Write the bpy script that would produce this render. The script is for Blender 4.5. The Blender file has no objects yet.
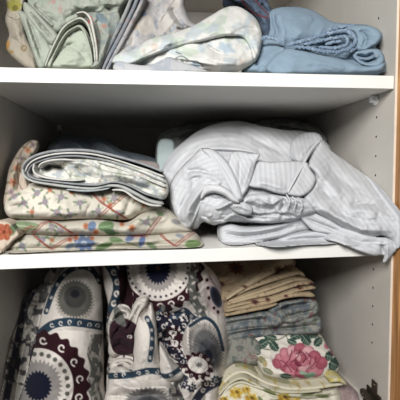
import bpy, math
import numpy as np
from mathutils import Matrix, Vector

# ------------------------------------------------------------------ scale and camera
S = 0.032 / 0.026                      # pin holes of the cabinet are 32 mm apart
W, D, T = 0.4968*S, 0.4593*S, 0.016*S  # inner width, inner depth, board thickness
Z2 = -0.21*S                           # top of the middle shelf (top of upper shelf is z = 0)
F_PX, YAW, PITCH, ROLL = 406.7, 0.1233, 0.0688, -0.0091
CAM = np.array([-0.3056, -0.4813, -0.1172])*S
CEIL = 0.30                            # cabinet top board
Z3 = Z2 - T - 0.27                     # cabinet bottom board

cy_, sy_ = math.cos(YAW), math.sin(YAW)
FW = np.array([sy_*math.cos(PITCH), cy_*math.cos(PITCH), -math.sin(PITCH)])
r0 = np.array([cy_, -sy_, 0.0]); u0 = np.cross(r0, FW)
RT = r0*math.cos(ROLL) + u0*math.sin(ROLL)
UP = -r0*math.sin(ROLL) + u0*math.cos(ROLL)

scene = bpy.context.scene
COL = scene.collection
cam_data = bpy.data.cameras.new('camera'); cam = bpy.data.objects.new('camera', cam_data)
COL.objects.link(cam); scene.camera = cam
cam_data.sensor_width = 36.0; cam_data.lens = F_PX/400*36.0; cam_data.clip_start = 0.01
m = Matrix(((RT[0], UP[0], -FW[0]), (RT[1], UP[1], -FW[1]), (RT[2], UP[2], -FW[2]))).to_4x4()
m.translation = Vector(CAM); cam.matrix_world = m

# ------------------------------------------------------------------ world, lights, exposure
world = bpy.data.worlds.new('world'); scene.world = world; world.use_nodes = True
bg = world.node_tree.nodes['Background']
bg.inputs[0].default_value = (0.96, 0.98, 1.0, 1); bg.inputs[1].default_value = 0.08

def area(name, loc, target, sx, sy, power, color):
    l = bpy.data.lights.new(name, 'AREA'); l.shape = 'RECTANGLE'; l.size = sx; l.size_y = sy
    l.energy = power; l.color = color
    o = bpy.data.objects.new(name, l); COL.objects.link(o); o.location = loc
    o.rotation_euler = (Vector(target)-Vector(loc)).to_track_quat('-Z', 'Y').to_euler()
    return o
area('window_light', (-0.74, -1.12, 0.42), (-0.28, 0.1, -0.15), 0.45, 0.45, 24, (1.0, 0.985, 0.965))
scene.view_settings.view_transform = 'Standard'; scene.view_settings.look = 'None'
scene.view_settings.gamma = 1.0; scene.view_settings.use_curve_mapping = False
scene.view_settings.exposure = 0.38

# ------------------------------------------------------------------ helpers
def ray(px, py):
    a = (px-200)/F_PX; b = (200-py)/F_PX
    return FW + np.multiply.outer(a, RT) + np.multiply.outer(b, UP)
def unproj(px, py, y):
    d = ray(np.asarray(px, float), np.asarray(py, float))
    t = (np.asarray(y)-CAM[1])/d[..., 1]
    return CAM + d*t[..., None]
BOX = {'top': (0.0, CEIL), 'mid': (Z2, -T), 'low': (Z3, Z2-T)}
def ylimit(px, py, comp, eps=0.002):
    """largest depth along each pixel ray that stays inside the compartment"""
    d = ray(px, py); z0, z1 = BOX[comp]; t = np.full(px.shape, (D-eps-CAM[1]))/d[..., 1]
    dz = d[..., 2]; dx = d[..., 0]
    with np.errstate(divide='ignore', invalid='ignore'):
        tz = np.where(dz < 0, (z0+eps-CAM[2])/dz, (z1-eps-CAM[2])/dz)
        tx = np.where(dx > 0, (-eps-CAM[0])/dx, (-W+eps-CAM[0])/dx)
    tz = np.where(tz > 0, tz, 1e9); tx = np.where(tx > 0, tx, 1e9)
    t = np.minimum(t, np.minimum(np.where(CAM[1]+tz*d[..., 1] > -0.02, tz, 1e9), tx))
    return CAM[1] + t*d[..., 1]

def smooth_line(pts, closed=False, step=1.5):
    P = np.array(pts, float); n = len(P)
    out = []
    rng = range(n) if closed else range(n-1)
    for i in rng:
        if closed: a, b, c, d = P[(i-1) % n], P[i], P[(i+1) % n], P[(i+2) % n]
        else: a, b, c, d = P[max(i-1, 0)], P[i], P[i+1], P[min(i+2, n-1)]
        k = max(1, int(np.linalg.norm((c-b)[:2])/step))
        for t in np.arange(k)/k:
            out.append(0.5*((2*b)+(-a+c)*t+(2*a-5*b+4*c-d)*t*t+(-a+3*b-3*c+d)*t**3))
    if not closed: out.append(P[-1])
    return np.array(out)

def seg_dist(X, Y, L, closed=False):
    """distance, signed side and 0..1 position of each point against a polyline"""
    A = L if closed else L[:-1]
    B = np.roll(L, -1, 0) if closed else L[1:]
    best = np.full(X.shape, 1e9); side = np.zeros(X.shape); par = np.zeros(X.shape)
    n = len(A)
    for i in range(n):
        ax, ay = A[i, :2]; bx, by = B[i, :2]; dx, dy = bx-ax, by-ay; q = dx*dx+dy*dy+1e-9
        t = np.clip(((X-ax)*dx+(Y-ay)*dy)/q, 0, 1)
        ex, ey = X-ax-t*dx, Y-ay-t*dy; dd = ex*ex+ey*ey
        mk = dd < best
        best = np.where(mk, dd, best); side = np.where(mk, np.sign(dx*(Y-ay)-dy*(X-ax)), side)
        par = np.where(mk, (i+t)/n, par)
    return np.sqrt(best), side, par

def inside(X, Y, L):
    r = np.zeros(X.shape, bool); n = len(L); j = n-1
    for i in range(n):
        xi, yi = L[i]; xj, yj = L[j]
        if yi != yj:
            r ^= ((yi > Y) != (yj > Y)) & (X < (xj-xi)*(Y-yi)/(yj-yi)+xi)
        j = i
    return r

def vnoise(X, Y, seed=0):
    """smooth value noise, -1..1"""
    xi, yi = np.floor(X).astype(int), np.floor(Y).astype(int); fx, fy = X-xi, Y-yi
    fx = fx*fx*(3-2*fx); fy = fy*fy*(3-2*fy)
    def h(a, b):
        k = (a*374761393 + b*668265263 + seed*1442695041) & 0xffffffff
        k = ((k ^ (k >> 13))*1274126177) & 0xffffffff
        return ((k ^ (k >> 16)) & 0xffff)/32767.5-1
    return (h(xi, yi)*(1-fx)+h(xi+1, yi)*fx)*(1-fy)+(h(xi, yi+1)*(1-fx)+h(xi+1, yi+1)*fx)*fy
def fnoise(X, Y, seed=0, o=3):
    return sum(vnoise(X*2**k+7*k, Y*2**k+3*k, seed+k)/2**k for k in range(o))/1.6

def rbf(ctrl, X, Y):
    C = np.array(ctrl, float)
    if len(C) == 1: return np.full(X.shape, C[0, 2])
    n = len(C)
    R = np.hypot(C[:, None, 0]-C[None, :, 0], C[:, None, 1]-C[None, :, 1])
    if n >= 4:
        A = np.zeros((n+1, n+1)); A[:n, :n] = -R; A[:n, n] = 1; A[n, :n] = 1
    else:
        A = np.zeros((n+1, n+1)); A[:n, :n] = -R; A[:n, n] = 1; A[n, :n] = 1
    w = np.linalg.solve(A, np.append(C[:, 2], 0))
    out = np.full(X.shape, w[n])
    for i in range(n): out = out - w[i]*np.hypot(X-C[i, 0], Y-C[i, 1])
    return out

DESAT, ALB = 0.80, 0.88
def lin(c):
    c = np.clip(c, 0, 1)
    return np.where(c <= 0.04045, c/12.92, ((c+0.055)/1.055)**2.4)

def add_mesh(name, V, Fc, mat, parent=None, colors=None, smooth=True):
    me = bpy.data.meshes.new(name); me.from_pydata([tuple(v) for v in V], [], Fc)
    if colors is not None:
        a = me.color_attributes.new('weave', 'FLOAT_COLOR', 'POINT')
        c = np.ones((len(V), 4), np.float32)
        gl = colors.mean(1, keepdims=True); c[:, :3] = lin((gl+(colors-gl)*DESAT)*ALB*np.array((1.0, 0.996, 0.985))); a.data.foreach_set('color', c.ravel())
    if smooth: me.polygons.foreach_set('use_smooth', [True]*len(me.polygons))
    me.materials.append(mat); me.update()
    o = bpy.data.objects.new(name, me); COL.objects.link(o)
    if parent: o.parent = parent
    return o

def tag(o, label=None, cat=None, group=None, kind=None):
    if label: o['label'] = label
    if cat: o['category'] = cat
    if group: o['group'] = group
    if kind: o['kind'] = kind
    return o
def thing(name, label, cat, px, py, y, group=None):
    o = bpy.data.objects.new(name, None); COL.objects.link(o); o.empty_display_size = 0.02
    tag(o, label, cat, group); return o

# ------------------------------------------------------------------ materials
def new_mat(name):
    mt = bpy.data.materials.new(name); mt.use_nodes = True
    return mt, mt.node_tree.nodes, mt.node_tree.links, mt.node_tree.nodes['Principled BSDF']

def cloth_mat(name, sheen=0.1, weave=0.35, rough=0.9):
    mt, N, L, b = new_mat(name)
    at = N.new('ShaderNodeAttribute'); at.attribute_name = 'weave'
    tc = N.new('ShaderNodeTexCoord')
    n1 = N.new('ShaderNodeTexNoise'); n1.inputs['Scale'].default_value = 900; n1.inputs['Detail'].default_value = 2
    n2 = N.new('ShaderNodeTexNoise'); n2.inputs['Scale'].default_value = 45; n2.inputs['Detail'].default_value = 4
    L.new(tc.outputs['Object'], n1.inputs['Vector']); L.new(tc.outputs['Object'], n2.inputs['Vector'])
    hs = N.new('ShaderNodeHueSaturation'); mr = N.new('ShaderNodeMapRange')
    mr.inputs['To Min'].default_value = 0.93; mr.inputs['To Max'].default_value = 1.06
    L.new(n1.outputs['Fac'], mr.inputs['Value']); L.new(mr.outputs[0], hs.inputs['Value'])
    L.new(at.outputs['Color'], hs.inputs['Color']); L.new(hs.outputs[0], b.inputs['Base Color'])
    ad = N.new('ShaderNodeMath'); ad.operation = 'MULTIPLY_ADD'; ad.inputs[1].default_value = 0.15
    L.new(n1.outputs['Fac'], ad.inputs[0]); L.new(n2.outputs['Fac'], ad.inputs[2])
    bp = N.new('ShaderNodeBump'); bp.inputs['Strength'].default_value = weave; bp.inputs['Distance'].default_value = 0.004
    L.new(ad.outputs[0], bp.inputs['Height']); L.new(bp.outputs[0], b.inputs['Normal'])
    b.inputs['Roughness'].default_value = rough
    b.inputs['Sheen Weight'].default_value = sheen*0.2
    b.inputs['Specular IOR Level'].default_value = 0.08
    return mt
COTTON = cloth_mat('printed_cotton'); SATIN = cloth_mat('striped_sateen', 0.1, 0.22, 0.7)
QUILT = cloth_mat('quilted_cotton', 0.1, 0.5)

def plain_mat(name, color, rough=0.6, metal=0.0, noise=0.03, scale=30, bump=0.0):
    mt, N, L, b = new_mat(name)
    tc = N.new('ShaderNodeTexCoord'); n = N.new('ShaderNodeTexNoise'); n.inputs['Scale'].default_value = scale
    n.inputs['Detail'].default_value = 5; L.new(tc.outputs['Object'], n.inputs['Vector'])
    r = N.new('ShaderNodeValToRGB'); c = np.array(color)
    r.color_ramp.elements[0].position = 0.3; r.color_ramp.elements[1].position = 0.7
    r.color_ramp.elements[0].color = (*lin(c-noise), 1); r.color_ramp.elements[1].color = (*lin(c+noise), 1)
    L.new(n.outputs['Fac'], r.inputs[0]); L.new(r.outputs[0], b.inputs['Base Color'])
    b.inputs['Roughness'].default_value = rough; b.inputs['Metallic'].default_value = metal
    if bump:
        bp = N.new('ShaderNodeBump'); bp.inputs['Strength'].default_value = bump; bp.inputs['Distance'].default_value = 0.001
        L.new(n.outputs['Fac'], bp.inputs['Height']); L.new(bp.outputs[0], b.inputs['Normal'])
    return mt
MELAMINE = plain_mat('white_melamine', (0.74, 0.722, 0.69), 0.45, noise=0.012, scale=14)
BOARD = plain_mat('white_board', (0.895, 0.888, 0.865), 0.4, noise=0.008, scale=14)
EDGEBAND = plain_mat('edge_band', (0.85, 0.80, 0.74), 0.45)
CLEAR = plain_mat('clear_plastic', (0.97, 0.97, 0.97), 0.15, noise=0.01)
CLEAR.node_tree.nodes['Principled BSDF'].inputs['Transmission Weight'].default_value = 0.1
BRONZE = plain_mat('dark_bronze', (0.34, 0.31, 0.27), 0.35, 0.75, noise=0.04, scale=60)
HOLE = plain_mat('hole_shadow', (0.10, 0.09, 0.08), 0.9)

def oak():
    mt, N, L, b = new_mat('oak_wood')
    tc = N.new('ShaderNodeTexCoord'); mp = N.new('ShaderNodeMapping'); mp.inputs['Scale'].default_value = (60, 60, 3)
    L.new(tc.outputs['Object'], mp.inputs['Vector'])
    n = N.new('ShaderNodeTexNoise'); n.inputs['Scale'].default_value = 1.6; n.inputs['Detail'].default_value = 6
    n.inputs['Distortion'].default_value = 1.0
    L.new(mp.outputs[0], n.inputs['Vector'])
    r = N.new('ShaderNodeValToRGB'); e = r.color_ramp.elements
    e[0].position = 0.35; e[0].color = (*lin(np.array((0.55, 0.38, 0.22))), 1)
    e[1].position = 0.62; e[1].color = (*lin(np.array((0.72, 0.53, 0.33))), 1)
    L.new(n.outputs['Fac'], r.inputs[0]); L.new(r.outputs[0], b.inputs['Base Color'])
    bp = N.new('ShaderNodeBump'); bp.inputs['Strength'].default_value = 0.2; bp.inputs['Distance'].default_value = 0.001
    L.new(n.outputs['Fac'], bp.inputs['Height']); L.new(bp.outputs[0], b.inputs['Normal'])
    b.inputs['Roughness'].default_value = 0.42
    return mt
OAK = oak()

# ------------------------------------------------------------------ cabinet
def box(name, lo, hi, mat, parent=None, bevel=0.0):
    x0, y0, z0 = lo; x1, y1, z1 = hi
    V = [(x, y, z) for x in (x0, x1) for y in (y0, y1) for z in (z0, z1)]
    Fc = [(0, 1, 3, 2), (4, 6, 7, 5), (0, 4, 5, 1), (2, 3, 7, 6), (0, 2, 6, 4), (1, 5, 7, 3)]
    o = add_mesh(name, V, Fc, mat, parent, smooth=False)
    if bevel:
        md = o.modifiers.new('bevel', 'BEVEL'); md.width = bevel; md.segments = 2
    return o

HD, HZ, HS = 0.0399*S, -0.0458*S, 0.032
cab = thing('linen_cabinet', 'white laminate linen cabinet with an oak front frame around the shelves', 'cabinet', 0, 0, 0)
TH = 0.018
def drill(side_name, x0, x1, face_x, sgn):
    """side panel with real drilled pin holes on its inner face"""
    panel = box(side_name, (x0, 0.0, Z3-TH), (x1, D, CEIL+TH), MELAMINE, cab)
    V, Fc = [], []
    for yy in (HD, D-0.045):
        for k in [j for j in range(-11, 13) if j != -1]:
            z = HZ - k*HS
            if not (Z3+0.02 < z < CEIL-0.02): continue
            b0 = len(V); R = 0.0020
            for q in range(10):
                a = q*math.tau/10
                V.append((face_x, yy+R*math.cos(a), z+R*math.sin(a)))
            for q in range(10):
                a = q*math.tau/10
                V.append((face_x-sgn*0.010, yy+R*math.cos(a), z+R*math.sin(a)))
            V.append((face_x-sgn*0.010, yy, z))
            for q in range(10):
                p = (q+1) % 10
                Fc.append((b0+q, b0+p, b0+10+p, b0+10+q)); Fc.append((b0+20, b0+10+q, b0+10+p))
    cut = [v for v in V]
    # dark drilled sockets, each a short sleeve let into the board
    o = bpy.data.meshes.new('cutter')
    CV, CF = [], []
    n = len(V)//21
    for h in range(n):
        b0 = h*21; c0 = len(CV)
        for q in range(10): x, y, z = V[b0+q]; CV.append((x+sgn*0.002, y, z))
        for q in range(10): CV.append(V[b0+10+q])
        CF.append(tuple(c0+q for q in range(10))); CF.append(tuple(c0+10+9-q for q in range(10)))
        for q in range(10): p = (q+1) % 10; CF.append((c0+q, c0+10+q, c0+10+p, c0+p))
    o.from_pydata(CV, [], CF); o.materials.append(HOLE); o.validate()
    import bmesh
    bmm = bmesh.new(); bmm.from_mesh(o); bmesh.ops.recalc_face_normals(bmm, faces=bmm.faces); bmm.to_mesh(o); bmm.free()
    co = bpy.data.objects.new('cutter', o); COL.objects.link(co)
    pm = panel.data; bmm = bmesh.new(); bmm.from_mesh(pm); bmesh.ops.recalc_face_normals(bmm, faces=bmm.faces); bmm.to_mesh(pm); bmm.free()
    pm.materials.append(HOLE)
    md = panel.modifiers.new('holes', 'BOOLEAN'); md.operation = 'DIFFERENCE'; md.object = co; md.solver = 'EXACT'
    try: md.material_mode = 'TRANSFER'
    except Exception: pass
    dg = bpy.context.evaluated_depsgraph_get(); nm = bpy.data.meshes.new_from_object(panel.evaluated_get(dg))
    panel.modifiers.clear(); panel.data = nm
    bpy.data.objects.remove(co)
    return panel
drill('side_panel', 0.0, TH, 0.0, -1)
drill('side_panel', -W-TH, -W, -W, 1)
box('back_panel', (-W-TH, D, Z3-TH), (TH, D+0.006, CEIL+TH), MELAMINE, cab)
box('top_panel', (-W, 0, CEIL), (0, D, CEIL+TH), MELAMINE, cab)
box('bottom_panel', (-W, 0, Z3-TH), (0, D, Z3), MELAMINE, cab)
box('edge_band', (0.0, -0.0012, Z3-TH), (0.0035, -0.0001, CEIL+TH), EDGEBAND, cab)
box('stile', (0.0035, -0.019, Z3-0.08), (0.055, -0.0001, CEIL+0.08), OAK, cab, 0.0008)
box('stile', (-W-0.055, -0.019, Z3-0.08), (-W-0.0035, -0.0001, CEIL+0.08), OAK, cab, 0.0008)
box('rail', (-W-0.0034, -0.019, CEIL+0.005), (0.0034, -0.0001, CEIL+0.06), OAK, cab, 0.0008)
box('rail', (-W-0.0034, -0.019, Z3-0.06), (0.0034, -0.0001, Z3-0.005), OAK, cab, 0.0008)
for z, lab in ((0.0, 'upper white cabinet shelf holding the blue and pastel sheets'),
               (Z2, 'middle white cabinet shelf under the grey striped bundle')):
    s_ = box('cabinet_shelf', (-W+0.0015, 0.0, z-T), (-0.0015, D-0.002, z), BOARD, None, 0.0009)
    tag(s_, lab, 'shelf', 'cabinet shelves')

def shelf_pin(x, sgn, y, z, label):
    """clear plastic bracket pin: plug, disc and a small wedge under the shelf"""
    V, Fc = [], []
    def cyl(x0, x1, R, n=16):
        b0 = len(V)
        for xx in (x0, x1):
            for q in range(n):
                a = q*math.tau/n; V.append((xx, y+R*math.cos(a), z+R*math.sin(a)))
        Fc.append(tuple(b0+q for q in range(n))); Fc.append(tuple(b0+n+n-1-q for q in range(n)))
        for q in range(n): p = (q+1) % n; Fc.append((b0+q, b0+n+q, b0+n+p, b0+p))
    cyl(x+sgn*-0.006, x+sgn*0.0005, 0.0019)
    cyl(x+sgn*0.0003, x+sgn*0.0030, 0.0085)
    cyl(x+sgn*0.002, x+sgn*0.0105, 0.0045)
    b0 = len(V)
    for yy in (y-0.0035, y+0.0035):
        V.extend([(x+sgn*0.002, yy, z+0.0062), (x+sgn*0.011, yy, z+0.0062), (x+sgn*0.010, yy, z+0.0035), (x+sgn*0.002, yy, z-0.006)])
    Fc.extend([(b0, b0+1, b0+2, b0+3), (b0+7, b0+6, b0+5, b0+4)]+[(b0+q, b0+4+q, b0+4+(q+1) % 4, b0+(q+1) % 4) for q in range(4)])
    o = add_mesh('shelf_pin', V, Fc, CLEAR, None, smooth=False)
    md = o.modifiers.new('bevel', 'BEVEL'); md.width = 0.0004; md.segments = 2
    return tag(o, label, 'shelf pin', 'clear shelf pins')
shelf_pin(0.0, -1, HD+0.002, -T-0.0085, 'clear plastic shelf pin on the bright right panel under the upper shelf')
shelf_pin(-W, 1, D-0.045, -T-0.0066, 'clear plastic shelf pin in the dim back left corner under the upper shelf')

# ------------------------------------------------------------------ cloth builders
FS = 1.7
COUNT = [0]
def patch(name, outline, ctrl, comp, paint, mat=None, parent=None, folds=(), edge=8, drop=0.02, back=0.05,
          step=0.9, wr=0.0012, wscale=(14, 14), seed=1, sm=True, auto=()):
    """a soft body of cloth: front surface shaped by depth control points, folds and wrinkles,
    rounding back at its outline and closed by a back surface"""
    L = smooth_line(outline, True) if sm else np.array(outline, float)
    x0, y0 = L.min(0)-step; x1, y1 = L.max(0)+step
    nx, ny = int((x1-x0)/step)+2, int((y1-y0)/step)+2
    X, Y = np.meshgrid(x0+step*np.arange(nx), y0+step*np.arange(ny))
    X = X.copy(); Y = Y.copy()
    ins = inside(X, Y, L)
    cell = ins[:-1, :-1] | ins[1:, :-1] | ins[:-1, 1:] | ins[1:, 1:]
    use = np.zeros(ins.shape, bool)
    use[:-1, :-1] |= cell; use[1:, :-1] |= cell; use[:-1, 1:] |= cell; use[1:, 1:] |= cell
    # snap outer vertices onto the outline
    out = np.argwhere(use & ~ins)
    A = L; B = np.roll(L, -1, 0); AB = B-A; q2 = (AB**2).sum(1)+1e-9
    for i, j in out:
        p = np.array((X[i, j], Y[i, j])); t = np.clip(((p-A)*AB).sum(1)/q2, 0, 1)
        C = A+AB*t[:, None]; k = ((C-p)**2).sum(1).argmin(); X[i, j], Y[i, j] = C[k]
    idx = -np.ones(ins.shape, int); idx[use] = np.arange(use.sum())
    x, y = X[use], Y[use]
    dist, _, _ = seg_dist(x, y, L, True); dist[~ins[use]] = 0
    f = np.clip(dist/edge, 0, 1); prof = 1-np.sqrt(np.clip(1-(1-f)**2, 0, 1))
    dep = rbf(ctrl, x, y)
    soft = np.clip(dist/5, 0, 1)
    rs = np.random.RandomState(seed+500); folds = list(folds)
    for (n_, ang, spread, ln_, w_, am_) in auto:      # scattered sharp creases and soft ridges
        k_ = 0
        while k_ < n_:
            a0, b0 = rs.uniform(x0, x1), rs.uniform(y0, y1)
            if not inside(np.array([a0]), np.array([b0]), L)[0]: continue
            th = math.radians(ang)+rs.normal()*math.radians(spread); q = ln_*rs.uniform(.5, 1.2)/2; bend = rs.normal()*q*.25
            c, s = math.cos(th), math.sin(th)
            folds.append((rs.choice(['v', 'r', 'v', 's']), [(a0-q*c, b0-q*s), (a0-bend*s, b0+bend*c), (a0+q*c, b0+q*s)], w_*rs.uniform(.6, 1.4), am_*rs.uniform(.4, 1.1)))
            k_ += 1
    for fo in folds:
        kind, line, w, amp = fo[:4]; amp = amp*FS
        pl = smooth_line(line, False, 2.0)
        dd, sd, t = seg_dist(x, y, pl)
        tp = np.clip(np.minimum(t, 1-t)*4, 0, 1)**0.7
        if kind == 'r': dep -= amp*np.exp(-(dd/w)**1.5)*tp*soft
        elif kind == 'v': dep += amp*np.exp(-(dd/w)**1.15)*tp*soft
        elif kind == 's':   # overlap: right of the line (down, drawn left to right) drops behind
            k = 1/(1+np.exp(np.clip(sd*dd/0.5, -30, 30)))
            dep -= amp*np.exp(-(dd/w)**1.3)*k*tp*soft; dep += 0.5*amp*np.exp(-(dd/(w*0.35))**2)*(1-k)*tp*soft
    wx, wy = wscale
    nz = fnoise(x/wx, y/wy, seed, 3); rg = 1-2.4*np.abs(fnoise(x/(wx*1.1)+3.3, y/(wy*1.1)+nz*0.8, seed+20, 3))
    dep -= wr*(nz*1.2+rg*1.5)*soft
    dep += drop*prof
    COUNT[0] += 1
    lim = ylimit(x, y, comp, 0.0016+0.0003*(COUNT[0] % 9)); kk = 0.004
    front = np.minimum(dep, lim)-kk*np.log1p(np.exp(-np.abs(dep-lim)/kk))
    V = unproj(x, y, front)
    # back surface
    z0, z1 = BOX[comp]; c = V.mean(0)
    k = 1-0.12*np.clip(dist/edge, 0, 1)*0
    bd = back*np.sqrt(np.clip(1-(1-np.clip(dist/(edge*1.6), 0, 1))**2, 0, 1))
    VB = V.copy(); VB[:, 1] = np.minimum(np.maximum(V[:, 1]+0.0006+bd, V[:, 1]), D-0.002)
    inner = VB[:, 1] > 0.0
    VB[:, 0] = np.where(V[:, 0] > -0.006, np.maximum(V[:, 0], -0.001), np.where(V[:, 0] < -W+0.006, np.minimum(V[:, 0], -W+0.001), VB[:, 0]))
    VB[:, 2] = np.where(inner & (V[:, 2] < z0+0.006), z0+0.001, np.where(inner & (V[:, 2] > z1-0.006), z1-0.001, VB[:, 2]))
    VB[:, 2] = np.where(inner, np.clip(VB[:, 2], z0+0.001, z1-0.001), VB[:, 2])
    VB[:, 0] = np.where(inner, np.clip(VB[:, 0], -W+0.001, -0.001), VB[:, 0])
    on = ~ins[use]
    # outline vertices are shared by both surfaces
    n = len(V); bi = np.arange(n)+n; bi[on] = np.arange(n)[on]
    keep = np.where(~on)[0]; remap = -np.ones(n, int); remap[keep] = n+np.arange(len(keep)); bi = np.where(on, np.arange(n), remap)
    VV = np.vstack([V, VB[keep]])
    Fc = []
    ii, jj = np.where(cell)
    for i, j in zip(ii, jj):
        a, b, c_, d = idx[i, j], idx[i, j+1], idx[i+1, j+1], idx[i+1, j]
        Fc.append((a, d, c_, b))
        q = (bi[a], bi[b], bi[c_], bi[d])
        if q != (a, b, c_, d): Fc.append(tuple(int(v) for v in q))
    cl = paint(x, y); cc = np.vstack([cl, cl[keep]])
    o = add_mesh(name, VV, [tuple(int(v) for v in f_) for f_ in Fc], mat or COTTON, parent, cc)
    return o

def slab(name, line, thick, comp, paint, mat=None, parent=None, back=0.12, seed=1, wob=0.0010, slope=0.0, step=1.2, nround=7):
    """one folded layer: a rounded front fold following the line, its two faces running back"""
    L = smooth_line(line, False, step)           # px, py, depth
    n = len(L); px, py, yy = L.T
    th = np.interp(np.linspace(0, 1, n), np.linspace(0, 1, len(thick)), thick)/2
    tx, ty = np.gradient(px), np.gradient(py); g = np.hypot(tx, ty)+1e-9; nxp, nyp = -ty/g, tx/g
    s = np.cumsum(g); end = np.sqrt(np.clip(np.minimum(s, s[-1]-s+0.3)/3, 0.04, 1))
    th = th*end
    yy = yy + (1-end)*0.006 + wob*fnoise(s/9, s*0+seed*3.1, seed)
    top = unproj(px-nxp*th, py-nyp*th, yy); bot = unproj(px+nxp*th, py+nyp*th, yy); mid = (top+bot)/2
    hv = (top-bot)/2; R = np.linalg.norm(hv, axis=1)
    rows = []
    bk = [1.0, 0.75, 0.5, 0.3, 0.15, 0.06]
    for b in bk: rows.append(('t', b))
    for a in np.linspace(math.pi/2, -math.pi/2, nround): rows.append(('c', a))
    for b in bk[::-1]: rows.append(('b', b))
    z0, z1 = BOX[comp]; V = []; PX = []; PY = []
    lim = D-0.003
    for kind, v in rows:
        if kind == 'c':
            P = mid+hv*math.sin(v); P[:, 1] -= R*1.3*math.cos(v)-R*1.3
            ex = 0; qx = px-nxp*th*math.sin(v); qy = py-nyp*th*math.sin(v)
        else:
            sg = 1 if kind == 't' else -1
            P = mid+hv*sg; P[:, 1] += R*1.3+back*v
            P[:, 2] += slope*back*v+0.0006*fnoise(s/7, s*0+v*3, seed+5)*min(1, v*4)
            P[:, 1] = np.minimum(P[:, 1], lim)
            qx = px; qy = py-nyp*th*sg-sg*back*v*300
        P[:, 2] = np.clip(P[:, 2], z0+0.0008, z1-0.0008) if comp else P[:, 2]
        P[:, 0] = np.clip(P[:, 0], -W+0.001, -0.001)
        V.append(P); PX.append(qx); PY.append(qy)
    V = np.array(V); m_ = len(rows); VV = V.reshape(-1, 3)
    Fc = []
    for r in range(m_):
        r2 = (r+1) % m_
        for c in range(n-1): Fc.append((r*n+c, r*n+c+1, r2*n+c+1, r2*n+c))
    Fc.append(tuple(r*n for r in range(m_))); Fc.append(tuple((m_-1-r)*n+n-1 for r in range(m_)))
    cl = paint(np.array(PX).ravel(), np.array(PY).ravel())
    return add_mesh(name, VV, Fc, mat or COTTON, parent, cl)

def ruffle(name, line, rad, comp, paint, parent=None, freq=1.5, seed=1, mat=None, flat=0.6):
    """elastic gathered edge: a cord whose surface puckers along its length"""
    L = smooth_line(line, False, 0.5); n = len(L); px, py, yy = L.T
    P = unproj(px, py, yy); Tn = np.gradient(P, axis=0); Tn /= np.linalg.norm(Tn, axis=1)[:, None]+1e-9
    A = np.cross(Tn, np.array((0, 1.0, 0))); A /= np.linalg.norm(A, axis=1)[:, None]+1e-9; B = np.cross(A, Tn)
    k = 12; s = np.arange(n)*0.5; V = []; PX = []; PY = []
    end = np.sqrt(np.clip(np.minimum(s, s[-1]-s)/4, 0.05, 1))
    for q in range(k):
        a = q*math.tau/k
        rr = rad*end*(1+0.16*np.sin(s*freq+3.5*fnoise(s/4, s*0+q*0.6, seed))+0.62*fnoise(s/1.7, s*0+q*0.9, seed+3))
        V.append(P+A*(rr*math.cos(a))[:, None]+B*(rr*math.sin(a)*flat)[:, None])
        PX.append(px); PY.append(py+3*math.cos(a))
    V = np.array(V); V[..., 2] = np.clip(V[..., 2], BOX[comp][0]+0.001, BOX[comp][1]-0.001)
    Fc = [(q*n+c, q*n+c+1, ((q+1) % k)*n+c+1, ((q+1) % k)*n+c) for q in range(k) for c in range(n-1)]
    Fc.append(tuple(q*n for q in range(k))[::-1]); Fc.append(tuple(q*n+n-1 for q in range(k)))
    return add_mesh(name, V.reshape(-1, 3), Fc, mat or COTTON, parent, paint(np.array(PX).ravel(), np.array(PY).ravel()))

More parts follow.
